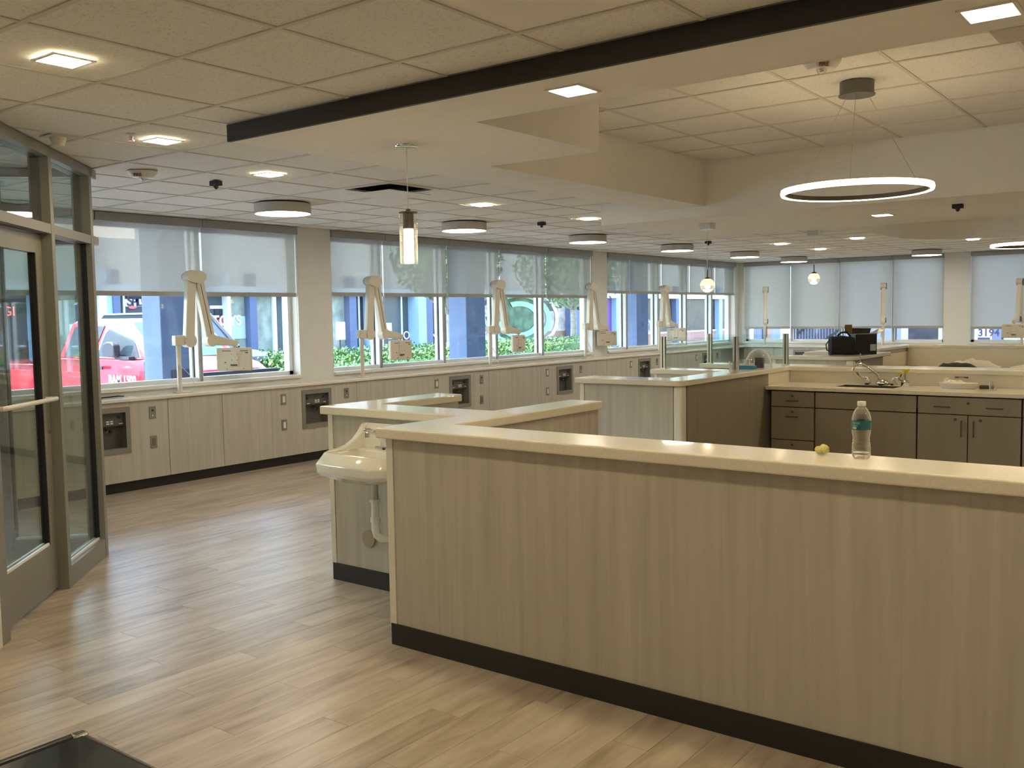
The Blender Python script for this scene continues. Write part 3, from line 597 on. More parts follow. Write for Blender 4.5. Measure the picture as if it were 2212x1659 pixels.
# ================================================================== PARTITIONS
def slab(mb, rects, z1, th=.05):
    for r in rects: mb.box(*r, z1-th, z1)
    return mb
H1 = 1.08
t = thing('partition_counter', (-2, 3.4, 0), 'long pale wood partition counter with cream top and black base in the foreground', 'counter')
core = MB().box(-3.24, XR-.1, 3.302, 3.52, .02, H1-.05).box(-3.275, -3.10, 3.50, 4.92, .02, H1-.05).box(-4.37, -3.275, 3.937, 4.135, .02, H1-.05).box(-4.395, -4.225, 3.96, 4.92, .02, H1-.05)
core.build('core', 'lam', t)
def lpoly(pts, z0, z1): return MB().prism(pts, z0, z1)
lpoly([(-3.31, 3.238), (XR-.08, 3.238), (XR-.08, 3.545), (-3.07, 3.545), (-3.07, 4.95), (-3.31, 4.95), (-3.31, 4.165), (-4.20, 4.165), (-4.20, 4.95), (-4.435, 4.95), (-4.435, 3.875), (-3.31, 3.875)], H1-.05, H1).build('worktop', 'solid', t, bevel=.008, seg=3)
B(-3.236, XR-.1, 3.288, 3.302, .105, H1-.05).build('front_panel', 'lam', t)
B(-3.283, -3.240, 3.284, 3.525, .105, H1-.05).build('end_trim', 'solidwhite', t, bevel=.002)
B(-4.366, -3.28, 3.924, 3.937, .105, H1-.05).build('front_panel', 'lam', t)
B(-4.41, -4.370, 3.918, 4.14, .105, H1-.05).build('end_trim', 'solidwhite', t, bevel=.002)
B(-3.100, -3.088, 3.53, 4.92, .105, H1-.05).build('side_panel', 'lam', t); B(-4.225, -4.213, 4.14, 4.92, .105, H1-.05).build('side_panel', 'lam', t)
MB().box(-3.262, XR-.1, 3.280, 3.29, 0, .106).box(-3.272, -3.262, 3.28, 3.925, 0, .106).box(-4.39, -3.272, 3.918, 3.926, 0, .106).box(-4.402, -4.39, 3.918, 4.92, 0, .106).build('base_board', 'base', t)
tag(MB().cyl((-4.078, 3.912, .295), (-4.078, 3.924, .295), .052, n=28).cyl((-4.078, 3.910, .295), (-4.078, 3.912, .295), .006, n=10).build('cleanout_cover', 'disc', t, smooth=True), 'tan round cleanout cover plate')

# wall hung sink on the short panel
sx0, sx1, sy0, sy1 = -4.10, -3.555, 3.49, 3.924
sk = thing('wall_sink', (-3.83, 3.92, .75), 'white porcelain wall hung sink on the short partition panel', 'sink')
def octr(x0, x1, y0, y1, c, z): return [(x0+c, y0, z), (x1-c, y0, z), (x1, y0+c, z), (x1, y1, z), (x0, y1, z), (x0, y0+c, z)]
bowl = MB()
outer = [octr(sx0+.03, sx1-.03, sy0+.03, sy1, .05, .735), octr(sx0+.004, sx1-.004, sy0+.004, sy1, .06, .76), octr(sx0, sx1, sy0, sy1, .06, .806), octr(sx0+.035, sx1-.035, sy0+.04, sy1-.0, .05, .862), octr(sx0+.045, sx1-.045, sy0+.05, sy1-.09, .05, .866)]
inner = [octr(sx0+.085, sx1-.085, sy0+.085, sy1-.13, .06, .855), octr(sx0+.12, sx1-.12, sy0+.12, sy1-.16, .05, .78), octr(sx0+.17, sx1-.17, sy0+.16, sy1-.19, .03, .755)]
bowl.loft(outer+inner).build('basin', 'porcelain', sk, smooth=True, bevel=.006)
under = MB().loft([octr(sx0+.03, sx1-.03, sy0+.03, sy1, .05, .74), octr(sx0+.12, sx1-.12, sy0+.10, sy1-.02, .05, .70), octr(sx0+.20, sx1-.20, sy0+.16, sy1-.10, .03, .69)]).build('bowl_underside', 'porcelain', sk, smooth=True)
prof = [(sy0+.10, .845), (sy0+.10, .866), (sy0+.17, .872), (sy0+.24, .885), (sy0+.30, .915), (sy0+.345, .955), (sy0+.375, .992), (sy0+.395, 1.0), (sy1, 1.0), (sy1, .80), (sy1-.06, .80), (sy1-.10, .845)]
for xa, xb in ((sx0+.03, sx0+.075), (sx1-.075, sx1-.03)): MB().eprism(prof, (xa, 0, 0), Y3, Z3, X3, 0, xb-xa).build('splash_side', 'porcelain', sk, smooth=True, bevel=.008)
MB().eprism([(sy1-.10, .84), (sy1-.065, .90), (sy1-.045, .99), (sy1-.035, 1.0), (sy1, 1.0), (sy1, .80), (sy1-.13, .80)], (sx0+.05, 0, 0), Y3, Z3, X3, 0, sx1-sx0-.10).build('back_splash', 'porcelain', sk, smooth=True)
fc = Vector(((sx0+sx1)/2-.02, sy1-.085, .868))
fa = MB().box(fc.x-.055, fc.x+.075, fc.y-.028, fc.y+.028, .858, .878).build('faucet', 'chrome', sk, bevel=.006)
MB().tube([fc+Vector((.0, 0, .0)), fc+Vector((0, -.005, .045)), fc+Vector((-.005, -.04, .085)), fc+Vector((-.01, -.09, .105)), fc+Vector((-.012, -.125, .10))], [.026, .020, .015, .013, .012], 12).build('spout', 'chrome', fa, smooth=True)
MB().cyl(fc+Vector((-.012, -.122, .075)), fc+Vector((-.012, -.122, .102)), .013, n=14).build('aerator', 'chrome', fa, smooth=True)
MB().lathe([(.02, 0), (.024, .008), (.024, .014), (.012, .018)], fc+Vector((-.012, -.12, .108))).build('knob', 'chrome', fa, smooth=True)
MB().ell(fc+Vector((.02, -.029, .0)), .012, .003, .006).build('sensor', 'port', fa, smooth=True)
dx, dy = -3.80, 3.705
MB().lathe([(.028, .68), (.028, .69), (.020, .69), (.020, .585)][::-1], (dx, dy, 0)).build('tailpiece', 'steel', sk, smooth=True)
MB().lathe([(.022, .49), (.022, .585), (.030, .585), (.030, .60), (.026, .60)], (dx, dy, 0)).build('slip_joint', 'pvc', sk, smooth=True)
MB().tube([(dx, dy, .50), (dx, dy, .43), (dx+.005, dy+.005, .395), (dx+.03, dy+.02, .372), (dx+.065, dy+.045, .37), (dx+.095, dy+.065, .395), (dx+.10, dy+.07, .44), (dx+.10, dy+.085, .475), (dx+.10, dy+.13, .485), (dx+.10, 3.924, .485)], .024, 14).build('trap', 'pvc', sk, smooth=True)
MB().lathe([(.029, .47), (.029, .495)], (dx, dy, 0)).build('trap_nut', 'pvc', sk, smooth=True)
vl = MB().tube([(dx+.09, 3.924, .58), (dx+.09, 3.85, .58), (dx+.05, 3.85, .58)], .013, 10).build('stop_valve', 'chrome', sk, smooth=True)
MB().ell((dx+.045, 3.85, .58), .018, .012, .014).build('valve_knob', 'chrome', vl, smooth=True)
MB().tube([(dx+.09, 3.85, .58), (dx+.085, 3.85, .66), (dx+.07, 3.86, .69), (dx+.10, 3.85, .64)], .006, 8).build('supply_tube', 'armdark', vl, smooth=True)

# ---- island with the glass screens and the sink counter
H2 = 1.065
t = thing('partition_counter', (-3.9, 8, 0), 'grey lit island partition carrying the glass screens', 'counter')
MB().box(-4.49, -3.56, 6.91, 7.12, .02, H2-.05).box(-3.75, -3.535, 7.0, 9.3, .02, H2-.05).box(-4.49, -3.7, 8.22, 8.42, .02, H2-.05).box(-4.49, -1.40, 9.215, 9.50, .02, H2-.05).build('core', 'lam', t)
rc = [(-3.58+.08*cos(a), 6.93+.08*sin(a)) for a in [-pi/2+k*pi/2/5 for k in range(6)]]
lpoly([(-4.54, 6.85)]+rc+[(-3.50, 9.165), (-1.42, 9.165), (-1.42, 9.05), (-.6, 9.05), (-.6, 9.53), (-4.54, 9.53), (-4.54, 9.27), (-3.78, 9.27), (-3.78, 8.45), (-4.54, 8.45), (-4.54, 8.19), (-3.78, 8.19), (-3.78, 7.16), (-4.54, 7.16)], H2-.045, H2).build('worktop', 'solid', t, bevel=.008, seg=3)
B(-4.465, -3.612, 6.898, 6.91, .105, H2-.045).build('front_panel', 'lam', t)
B(-4.51, -4.468, 6.893, 7.13, .105, H2-.045).build('end_trim', 'solidwhite', t, bevel=.002)
MB().box(-3.61, -3.525, 6.893, 6.975, .105, H2-.045).build('corner_trim', 'solidwhite', t, bevel=.02)
B(-3.535, -3.523, 6.98, 8.62, .105, H2-.045).build('side_panel', 'lamwarm', t)
B(-4.50, -4.47, 8.21, 8.43, .105, H2-.045).build('end_trim', 'solidwhite', t, bevel=.002); B(-4.465, -3.76, 8.208, 8.22, .105, H2-.045).build('front_panel', 'lam', t)
B(-3.535, -3.512, 8.64, 9.20, .905, H2-.045).build('side_splash', 'solid', t)
B(-3.512, -1.42, 9.195, 9.215, .905, H2-.045).build('back_splash', 'solid', t)
B(-1.42, -.62, 9.075, 9.5, .905, H2-.045).build('wall_return', 'solidwhite', t)
MB().box(-4.50, -3.53, 6.888, 6.90, 0, .106).box(-3.535, -3.52, 6.9, 8.66, 0, .106).build('base_board', 'base', t)
p = B(-1.985, -1.875, 9.188, 9.195, .985, 1.0).build('outlet_plate', 'brown', t); B(-1.95, -1.91, 9.186, 9.188, .987, .997).build('socket', 'steel', p)
# sink base units
YC = 8.60
def unit(x0, x1, label, top=.872):
    u = thing('base_cabinet', ((x0+x1)/2, 8.9, 0), label, 'cabinet')
    B(x0, x1, YC+.02, 9.19, .10, top).build('carcass', 'carcass', u); B(x0, x1, YC+.07, 9.19, 0, .10).build('toe_kick', 'base', u); return u
def front(u, nm, x0, x1, z0, z1): return B(x0+.004, x1-.004, YC, YC+.02, z0+.004, z1-.004).build(nm, 'lamwarm', u, bevel=.0015)
def hpull(d, x, z, w=.12): MB().tube([(x-w/2, YC, z), (x-w/2, YC-.025, z), (x+w/2, YC-.025, z), (x+w/2, YC, z)], .005, 8).build('pull', 'pull', d, smooth=True)
def vpull(d, x, z, w=.13): MB().tube([(x, YC, z-w/2), (x, YC-.025, z-w/2), (x, YC-.025, z+w/2), (x, YC, z+w/2)], .005, 8).build('pull', 'pull', d, smooth=True)
def lock(d, x, z): MB().cyl((x, YC, z), (x, YC-.006, z), .012, n=14).build('lock', 'pull', d, smooth=True)
u = unit(-3.47, -3.055, 'taupe cabinet with three locked drawers beside the island')
for z0, z1 in ((.715, .865), (.405, .715), (.10, .405)):
    d = front(u, 'drawer', -3.47, -3.055, z0, z1); lock(d, -3.262, z1-.045); hpull(d, -3.262, z1-.088, .10)
u = unit(-3.05, -2.16, 'taupe sink base cabinet under the steel faucet', .70); front(u, 'false_front', -3.05, -2.16, .715, .865); front(u, 'door', -3.05, -2.16, .10, .715)
u = unit(-2.155, -1.35, 'taupe cabinet with a wide drawer over two doors')
d = front(u, 'drawer', -2.155, -1.35, .715, .865); hpull(d, -1.955, .78); hpull(d, -1.55, .782); lock(d, -1.752, .815)
d = front(u, 'door', -2.155, -1.752, .10, .715); vpull(d, -1.80, .60); lock(d, -1.85, .675)
d = front(u, 'door', -1.752, -1.35, .10, .715); vpull(d, -1.705, .60); lock(d, -1.655, .675)
u = unit(-1.345, -.62, 'taupe cabinet at the right end of the sink counter')
front(u, 'drawer', -1.345, -.62, .715, .865); front(u, 'door', -1.345, -.62, .10, .715)
SX0, SX1, SY0, SY1 = -2.93, -2.41, 8.80, 9.075
wt = thing('worktop', (-2, 8.9, .875), 'cream worktop with an undermounted sink cut out of it', 'worktop')
MB().box(-3.512, SX0, 8.57, 9.195, .875, .905).box(SX1, -.62, 8.57, 9.195, .875, .905).box(SX0, SX1, 8.57, SY0, .875, .905).box(SX0, SX1, SY1, 9.195, .875, .905).build('slab', 'solid', wt)
B(-1.3, -.62, 9.075, 9.195, .875, .905)
MB().box(SX0, SX0+.005, SY0, SY1, .72, .9045).box(SX1-.005, SX1, SY0, SY1, .72, .9045).box(SX0, SX1, SY0, SY0+.005, .72, .9045).box(SX0, SX1, SY1-.005, SY1, .72, .9045).box(SX0, SX1, SY0, SY1, .71, .72).build('sink_bowl', 'bronze', wt)
ft = thing('sink_faucet', (-2.6, 9.13, .905), 'chrome gooseneck faucet with two wing blade handles on the sink counter', 'faucet')
MB().lathe([(.055, 0), (.06, .012), (.057, .03), (.045, .05), (.02, .06)], (-2.60, 9.13, .905)).build('body', 'chrome', ft, smooth=True)
for hx in (-2.735, -2.505):
    h = MB().lathe([(.036, 0), (.036, .02), (.024, .035), (.015, .05), (.014, .07)], (hx, 9.13, .905)).build('handle_base', 'chrome', ft, smooth=True)
    sg = -1
    pts = [(hx, 9.125, .972), (hx-.05, 9.115, .976), (hx-.075, 9.11, .995), (hx-.095, 9.105, 1.025)] if hx < -2.6 else [(hx, 9.125, .972), (hx+.05, 9.115, .978), (hx+.075, 9.11, .995), (hx+.085, 9.105, 1.02)]
    MB().tube(pts, [.008, .008, .011, .014], 10).build('blade', 'chrome', h, smooth=True)
MB().tube([(-2.632, 9.13, .94), (-2.635, 9.13, .985), (-2.65, 9.13, 1.01), (-2.71, 9.12, 1.06), (-2.76, 9.12, 1.09), (-2.785, 9.115, 1.10), (-2.815, 9.10, 1.10), (-2.845, 9.08, 1.08), (-2.855, 9.07, 1.055), (-2.855, 9.07, 1.04)], .012, 12).build('spout', 'chrome', ft, smooth=True)
MB().tube([(-2.785, 9.115, 1.10), (-2.80, 9.115, 1.125), (-2.805, 9.115, 1.16), (-2.80, 9.115, 1.20)], .006, 8).build('spout_loop', 'chrome', ft, smooth=True)
ew = thing('eyewash', (-2.375, 9.04, .905), 'chrome eyewash with two yellow caps beside the sink', 'eyewash')
MB().lathe([(.03, 0), (.037, .01), (.037, .045), (.025, .06), (.010, .065), (.009, .13)], (-2.375, 9.04, .905)).build('body', 'chrome', ew, smooth=True)
for cx_, cz_, r_ in ((-2.37, 1.052, .030), (-2.43, 1.02, .018)):
    MB().lathe([(.006, -.03), (r_*.6, -.015), (r_, .0), (r_, .014)], (cx_, 9.05, cz_)).build('cap', 'yellow', ew, smooth=True)
MB().tube([(-2.375, 9.04, .95), (-2.41, 9.06, .955), (-2.43, 9.05, .97), (-2.43, 9.05, 1.0)], .007, 8).build('side_pipe', 'chrome', ew, smooth=True)
# tray with paper, tumbler and small dark box on the sink counter
tr = thing('tray', (-1.92, 9.03, .905), 'white oval tray holding crumpled paper on the sink counter', 'tray')
def oval(rx, ry, z, n=24): return [(-1.92+rx*cos(2*pi*k/n), 9.02+ry*sin(2*pi*k/n), z) for k in range(n)]
MB().loft([oval(.13, .075, .905), oval(.15, .09, .93), oval(.165, .10, .955), oval(.16, .095, .957), oval(.14, .08, .935), oval(.12, .065, .918)]).build('dish', 'white', tr, smooth=True)
pp = MB(); pp.ell((-1.95, 9.03, .945), .10, .06, .035, 12, 6, .16).ell((-2.02, 9.04, .965), .025, .03, .03, 8, 5, .2); pp.build('crumpled_paper', 'paper', tr)
tag(MB().lathe([(.028, 0), (.036, .085), (.0345, .085), (.027, .004)], (-1.625, 8.93, .905)).build('tumbler', 'clear', smooth=True), 'clear plastic tumbler on the sink counter next to the tray', 'cup')
tag(B(-1.76, -1.66, 9.06, 9.13, .905, .935).build('small_box', 'bronze', bevel=.006), 'flat dark box behind the plastic tumbler', 'box')
# glass screens with steel posts
def screen(x0, x1, y, label):
    t = thing('glass_screen', ((x0+x1)/2, y, H2), label, 'screen', 'glass screens on the island')
    for x in (x0, x1):
        p = B(x-.026, x+.026, y-.016, y+.016, H2+.006, 1.382).build('post', 'steel', t, bevel=.003); B(x-.035, x+.035, y-.025, y+.025, H2, H2+.006).build('foot', 'steel', p)
        B(x-.006, x+.006, y-.0168, y+.0168, H2+.01, 1.38).build('slot', 'gasket', p)
    B(x0+.02, x1-.02, y-.004, y+.004, H2+.02, 1.375).build('pane', 'screen', t)
    bx = MB().box(x1+.02, x1+.13, y-.004, y+.004, H2+.02, 1.375) if False else None
screen(-4.46, -3.70, 8.32, 'clear glass screen between steel posts on the island wing next to the blue tray')
screen(-4.47, -3.63, 9.38, 'clear glass screen between steel posts on the island wing near the far corner side')
# plastic goods on the island
tag(MB().lathe([(.135, 0), (.132, .02), (.115, .09), (.085, .145), (.045, .178), (.0, .185)], (-3.655, 8.74, H2), cap=False).build('clear_dome', 'clear', smooth=True), 'clear plastic dome standing on the island behind a steel post', 'dome')
bt = thing('blue_tray', (-3.68, 8.36, H2), 'small blue tray of clear plastic cups on the island', 'tray')
B(-3.77, -3.60, 8.50, 8.58, H2, H2+.035).build('tray', 'bluep', bt, bevel=.005)
for i in range(3): MB().lathe([(.02, 0), (.026, .06), (.025, .06), (.019, .003)], (-3.745+.055*i, 8.54, H2+.03)).build('cup', 'clear', bt, smooth=True)
tag(MB().lathe([(.04, 0), (.043, .02), (.040, .03), (.043, .045), (.040, .06), (.043, .075), (.042, .10), (.041, .10), (.039, .004)], (-3.60, 8.05, H2)).build('ribbed_cup', 'clear', smooth=True), 'ribbed clear plastic cup at the edge of the island', 'cup')
tag(B(-3.70, -3.62, 8.76, 8.80, H2, H2+.10).build('dark_label_card', 'blackshine', bevel=.002), 'small dark card standing inside the clear plastic dome', 'card')

# ---- third island, box and bag, far low wall
t = thing('partition_counter', (-3.9, 11.6, 0), 'far island partition carrying the black box and bag', 'counter')
MB().box(-4.49, -3.56, 11.24, 11.45, .02, H2-.05).box(-3.74, -3.55, 11.3, 12.44, .02, H2-.05).box(-4.49, -3.7, 12.40, 12.60, .02, H2-.05).box(-4.49, -4.32, 12.45, 13.4, .02, H2-.05).build('core', 'lamwarm', t)
rc = [(-3.60+.10*cos(a), 11.30+.10*sin(a)) for a in [-pi/2+k*pi/2/5 for k in range(6)]]
lpoly([(-4.54, 11.20)]+rc+[(-3.50, 12.47), (-3.5, 12.65), (-4.27, 12.65), (-4.27, 13.45), (-4.54, 13.45), (-4.54, 12.38), (-3.78, 12.38), (-3.78, 11.48), (-4.54, 11.48)], H2-.045, H2).build('worktop', 'solid', t, bevel=.008, seg=3)
B(-4.465, -3.62, 11.228, 11.24, .105, H2-.045).build('front_panel', 'lam', t); B(-4.51, -4.468, 11.22, 11.46, .105, H2-.045).build('end_trim', 'solidwhite', t); B(-3.62, -3.525, 11.222, 11.31, .105, H2-.045).build('corner_trim', 'solidwhite', t, bevel=.02)
B(-3.55, -3.538, 11.32, 12.43, .105, H2-.045).build('side_panel', 'lamwarm', t)
t = thing('partition_counter', (-2.5, 15.2, 0), 'low cream partition wall in front of the end wall windows', 'counter')
MB().box(-4.10, -3.97, 13.7, 15.4, .02, H2-.04).box(-4.1, 2.5, 15.2, 15.4, .02, H2-.04).build('core', 'lam', t)
lpoly([(-4.22, 13.66), (-3.93, 13.66), (-3.93, 15.17), (2.5, 15.17), (2.5, 15.43), (-4.22, 15.43)], H2-.04, H2).build('worktop', 'solid', t, bevel=.006)
B(-3.97, -3.955, 13.9, 15.19, .75, H2-.10).build('side_splash', 'solid', t); B(-3.955, 2.5, 15.185, 15.2, .75, H2-.04).build('back_splash', 'solid', t)
ds = thing('desk', (-2, 14.8, 0), 'cream desk top against the far low partition wall', 'desk')
B(-3.955, 2.4, 14.45, 15.185, .72, .75).build('desk_top', 'solid', ds, bevel=.004); B(-3.95, -3.90, 14.5, 15.18, 0, .72).build('support', 'lam', ds); B(2.33, 2.38, 14.5, 15.18, 0, .72).build('support', 'lam', ds)
def heap(name, m, x0, x1, y, z0, hs, th, label, cat):
    n = len(hs); rings = []
    for i, h in enumerate(hs):
        x = x0+(x1-x0)*i/(n-1); rings.append([(x, y-th, z0), (x, y-th*.6, z0+h*.7), (x, y, z0+h), (x, y+th*.6, z0+h*.6), (x, y+th, z0)])
    return tag(MB().loft(rings).build(name, m, smooth=True), label, cat)
heap('plastic_sheet', 'paper', -3.3, -2.62, 15.0, .75, [.02, .085, .10, .085, .115, .14, .105, .11, .10, .10, .06, .03, .02], .12, 'crumpled white paper heap on the far desk', 'paper')
heap('dark_garment', 'black', -3.42, -2.92, 14.78, .75, [.01, .07, .06, .075, .08, .07, .075, .06, .02], .10, 'dark folded garment lying on the far desk', 'garment')
heap('paper_wrap', 'paper', -2.50, -1.8, 14.95, .75, [.02, .06, .065, .05, .04], .10, 'low white wrapping paper on the far desk near the pier', 'paper')
# black box with open flap, and shoulder bag
bo = thing('open_box', (-3.60, 11.98, H2), 'black cardboard box with its lid flap raised on the far island', 'box')
bu = Vector((.80, .60, 0)).normalized(); bv_ = Vector((-.60, .80, 0)).normalized(); bc = Vector((-3.64, 11.93, H2))
MB().obox(bc+Z3*.125, bu, bv_, Z3, .13, .12, .125).build('body', 'blackshine', bo, bevel=.002)
MB().add([bc-bu*.13+bv_*.12+Z3*.25, bc+bu*.13+bv_*.12+Z3*.25, bc+bu*.16+bv_*.16+Z3*.31, bc-bu*.15+bv_*.20+Z3*.32], [(0, 1, 2, 3)]).build('flap', 'blackshine', bo).modifiers.new('t', 'SOLIDIFY').thickness = .004
MB().add([bc+bu*.13-bv_*.12+Z3*.25, bc+bu*.13+bv_*.12+Z3*.25, bc+bu*.24+bv_*.10+Z3*.31, bc+bu*.24-bv_*.08+Z3*.29], [(0, 1, 2, 3)]).build('flap', 'blackshine', bo).modifiers.new('t', 'SOLIDIFY').thickness = .004
MB().obox(bc-bv_*.121+bu*.085+Z3*.085, bu, bv_, Z3, .035, .001, .04).build('label', 'labelw', bo); MB().obox(bc+bu*.131-bv_*.02+Z3*.09, bv_, bu, Z3, .03, .001, .03).build('label', 'labelw', bo)
MB().obox(bc-bu*.17+bv_*.02+Z3*.31, bu, bv_, Z3, .045, .003, .055).build('carton_flap', 'cardboard', bo)
bg_ = thing('shoulder_bag', (-3.86, 11.63, H2), 'black fabric shoulder bag leaning on the black box', 'bag')
b2 = Vector((-3.80, 11.66, H2))
rings = []
for a, rx, rz in ((-.155, .07, .20), (-.15, .085, .225), (0, .095, .235), (.13, .09, .215), (.14, .075, .18)):
    rings.append([tuple(b2+bu*a+bv_*(rx*cos(k*2*pi/16))*.9+Z3*(rz/2+ (rz/2)*max(-1, min(1, 1.25*sin(k*2*pi/16))))) for k in range(16)])
MB().loft(rings).build('bag_body', 'black', bg_, smooth=True)
MB().tube([b2-bu*.155+Z3*.19, b2-bu*.20+Z3*.13, b2-bu*.19+Z3*.06, b2-bu*.155+Z3*.05], .007, 8).build('strap', 'black', bg_, smooth=True)
MB().tube([b2-bu*.06+Z3*.23, b2-bu*.02+Z3*.27, b2+bu*.05+Z3*.28, b2+bu*.10+Z3*.22], .012, 8).build('handle', 'black', bg_, smooth=True)

# ---- bottle and ball on the foreground counter
P_ = onz(1860, 990, H1)
bt = thing('water_bottle', P_, 'clear plastic water bottle with a teal label on the foreground counter', 'bottle'); bp_ = P_
prof = [(.026, 0), (.0305, .005), (.0325, .014), (.0325, .026), (.0308, .030), (.0325, .034), (.0322, .042), (.0302, .046), (.0318, .050), (.0305, .056), (.0283, .060), (.0298, .064), (.0288, .070), (.0278, .074), (.0292, .078), (.0296, .084), (.0312, .090), (.0326, .097), (.0332, .104)]
prof += [(.0335, .106), (.0335, .140), (.033, .144), (.0318, .152), (.0285, .163), (.0235, .173), (.017, .182), (.0130, .186), (.0125, .193)]
MB().lathe(prof, bp_, cap=False, n=32).build('bottle_body', 'clear', bt, smooth=True)
MB().lathe([(.0, .004), (.027, .004), (.029, .012), (.029, .022), (.0, .022)], bp_, cap=False, n=28).build('water', 'clear', bt, smooth=True)
lb = MB().lathe([(.0341, .106), (.0341, .138)], bp_, cap=False, n=32).build('label', 'teal', bt, smooth=True)
def lpatch(a0, a1, z0, z1, m):
    mb = MB(); n = 6; vs = []
    for k in range(n+1):
        a = a0+(a1-a0)*k/n; vs += [(bp_.x+.0344*cos(a), bp_.y+.0344*sin(a), bp_.z+z0), (bp_.x+.0344*cos(a), bp_.y+.0344*sin(a), bp_.z+z1)]
    mb.add(vs, [(2*k, 2*k+2, 2*k+3, 2*k+1) for k in range(n)]).build('label_print', m, lb)
ang = math.atan2(-bp_.y, -bp_.x)
lpatch(ang-1.0, ang-.15, .126, .134, 'tealhi'); lpatch(ang-1.0, ang-.35, .118, .1235, 'tealhi'); lpatch(ang-1.0, ang-.5, .109, .116, 'labelw'); lpatch(ang+1.05, ang+1.35, .110, .132, 'tealhi')
MB().lathe([(.0145, .190), (.015, .192), (.015, .204), (.014, .206), (0, .206)], bp_, cap=False).build('cap', 'white', bt, smooth=True)
P_ = onz(1776, 981, H1)
fb = MB()
for k in range(9): fb.ell(P_+Vector((random.uniform(-.014, .014), random.uniform(-.010, .010), .019+random.uniform(-.004, .006))), .016, .014, .014, 10, 7, .08)
tag(fb.build('putty_ball', 'flower', smooth=True), 'pale yellow lump of putty on the foreground counter', 'putty')

# ---- dark table corner in the foreground
tb = thing('glass_table', (-1.2, .3, 0), 'dark glass topped table corner in front of the counter', 'table')
tx, ty, tz = -1.925, .995, .75
B(tx+.028, .2, -.9, ty-.012, tz-.02, tz).build('table_top', 'darkglass', tb)
B(tx, tx+.024, -.9, ty, tz-.03, tz+.003).build('edge_trim', 'darktrim', tb, bevel=.008, seg=3)
B(tx+.024, .2, ty-.010, ty, tz-.03, tz-.001).build('edge_trim', 'bronze', tb, bevel=.003)
B(tx+.004, tx+.03, ty-.03, ty+.004, tz-.028, tz+.004).build('corner_cap', 'chrome', tb, bevel=.006)
for lx, ly in ((tx+.06, ty-.06), (.12, ty-.06), (tx+.06, -.84), (.12, -.84)): B(lx-.025, lx+.025, ly-.025, ly+.025, 0, tz-.02).build('leg', 'darktrim', tb)

# ================================================================== LIGHT FITTINGS
def downlight():
    t = thing('downlight', (0, 0, 0), '', 'downlight')
    MB().box(-.088, .088, -.088, -.074, -.006, 0).box(-.088, .088, .074, .088, -.006, 0).box(-.088, -.074, -.074, .074, -.006, 0).box(.074, .088, -.074, .074, -.006, 0).build('trim_ring', 'trim', t)
    B(-.074, .074, -.074, .074, -.005, -.001).build('lens', 'down', t); return t
dp = downlight(); used = False
lab_t = 'square recessed downlight in the tiled ceiling near the glass entrance'; lab_w = 'square recessed downlight in the tiled ceiling beside the drum lights'; lab_s = 'square recessed downlight in the front strip of the black edged soffit'; lab_f = 'square recessed downlight in the far tiled ceiling by the end wall'
rows = [((-3.72, 1.99, ZC), 'square recessed downlight in the tiles in front of the glass door', 'downlights near the entrance'), ((-4.95, 3.21, ZC), 'square recessed downlight beside the sprinkler head', 'downlights near the entrance'), ((-5.55, 4.445, ZC), 'square recessed downlight in the tiles next to the first drum light', 'downlights near the entrance')]
rows += [((-5.65, y, ZC), 'square recessed downlight in the tiles between the %s drum lights' % q, 'downlights beside the drum lights') for y, q in ((7.0, 'first and second'), (8.86, 'second and third'), (14.37, 'fourth and fifth'), (16.14, 'fifth and sixth'))]
rows += [((x, 3.44, ZS1), '%s square downlight from the free end of the black edged soffit' % q, 'downlights in the soffit strip') for x, q in ((-2.27, 'first'), (-.655, 'second'), (.96, 'third'), (2.57, 'fourth'))]
rows += [((-2.57, 8.96, ZS2), 'square recessed downlight in the low soffit above the sink counter', 'downlights in the low soffit'), ((-.8, 8.96, ZS2), 'square recessed downlight in the low soffit above the right end of the sink counter', 'downlights in the low soffit'), ((1.0, 8.96, ZS2), 'square recessed downlight in the low soffit past the sink counter', 'downlights in the low soffit')]
rows += [((x, y, ZC), q, 'downlights in the far ceiling') for x, y, q in ((-4.42, 14.17, 'square downlight in the tiles beside the curved corner of the far recess'), (-3.2, 15.82, 'first square downlight in the tiles behind the far recess'), (-1.4, 15.9, 'second square downlight in the tiles behind the far recess'), (.4, 15.9, 'third square downlight in the tiles behind the far recess'))]
rows += [((x, y, ZC), 'square recessed downlight in the tiled ceiling behind the dark table', 'downlights behind the camera') for x, y in ((-1.9, 1.99), (-.05, 1.99), (1.8, 1.99), (-.05, -.4), (1.8, -.4))]
for loc, lab, grp in rows: place(dp, used, loc, 0, lab, grp); used = True
# drums
def drum():
    t = thing('drum_light', (0, 0, 0), 'round linen drum ceiling light in the row along the windows', 'ceiling light', 'drum lights along the windows')
    MB().lathe([(.235, -.008), (.235, 0)]).build('shadow_gap_plate', 'gasket', t, smooth=True)  # plate coloured black to give the shadow gap above the drum
    MB().lathe([(.243, -.095), (.25, -.095), (.25, -.008), (.243, -.008)], cap=False, n=48).build('shade', 'drum', t, smooth=True)
    MB().lathe([(.243, -.012), (.243, -.008)], n=48).build('top_cover', 'drum', t)
    MB().lathe([(0, -.0945), (.20, -.0945), (.2435, -.094)], cap=False, n=48).build('lens', 'drumlens', t, smooth=True)
    return t
dr = drum(); used = False
for k, y in enumerate((5.63, 8.16, 10.70, 13.24, 15.77, 18.1)): place(dr, used, (-6.85, y, ZC), 0, '%s round linen drum ceiling light from the glass entrance along the windows' % ['first', 'second', 'third', 'fourth', 'fifth', 'sixth'][k]); used = True
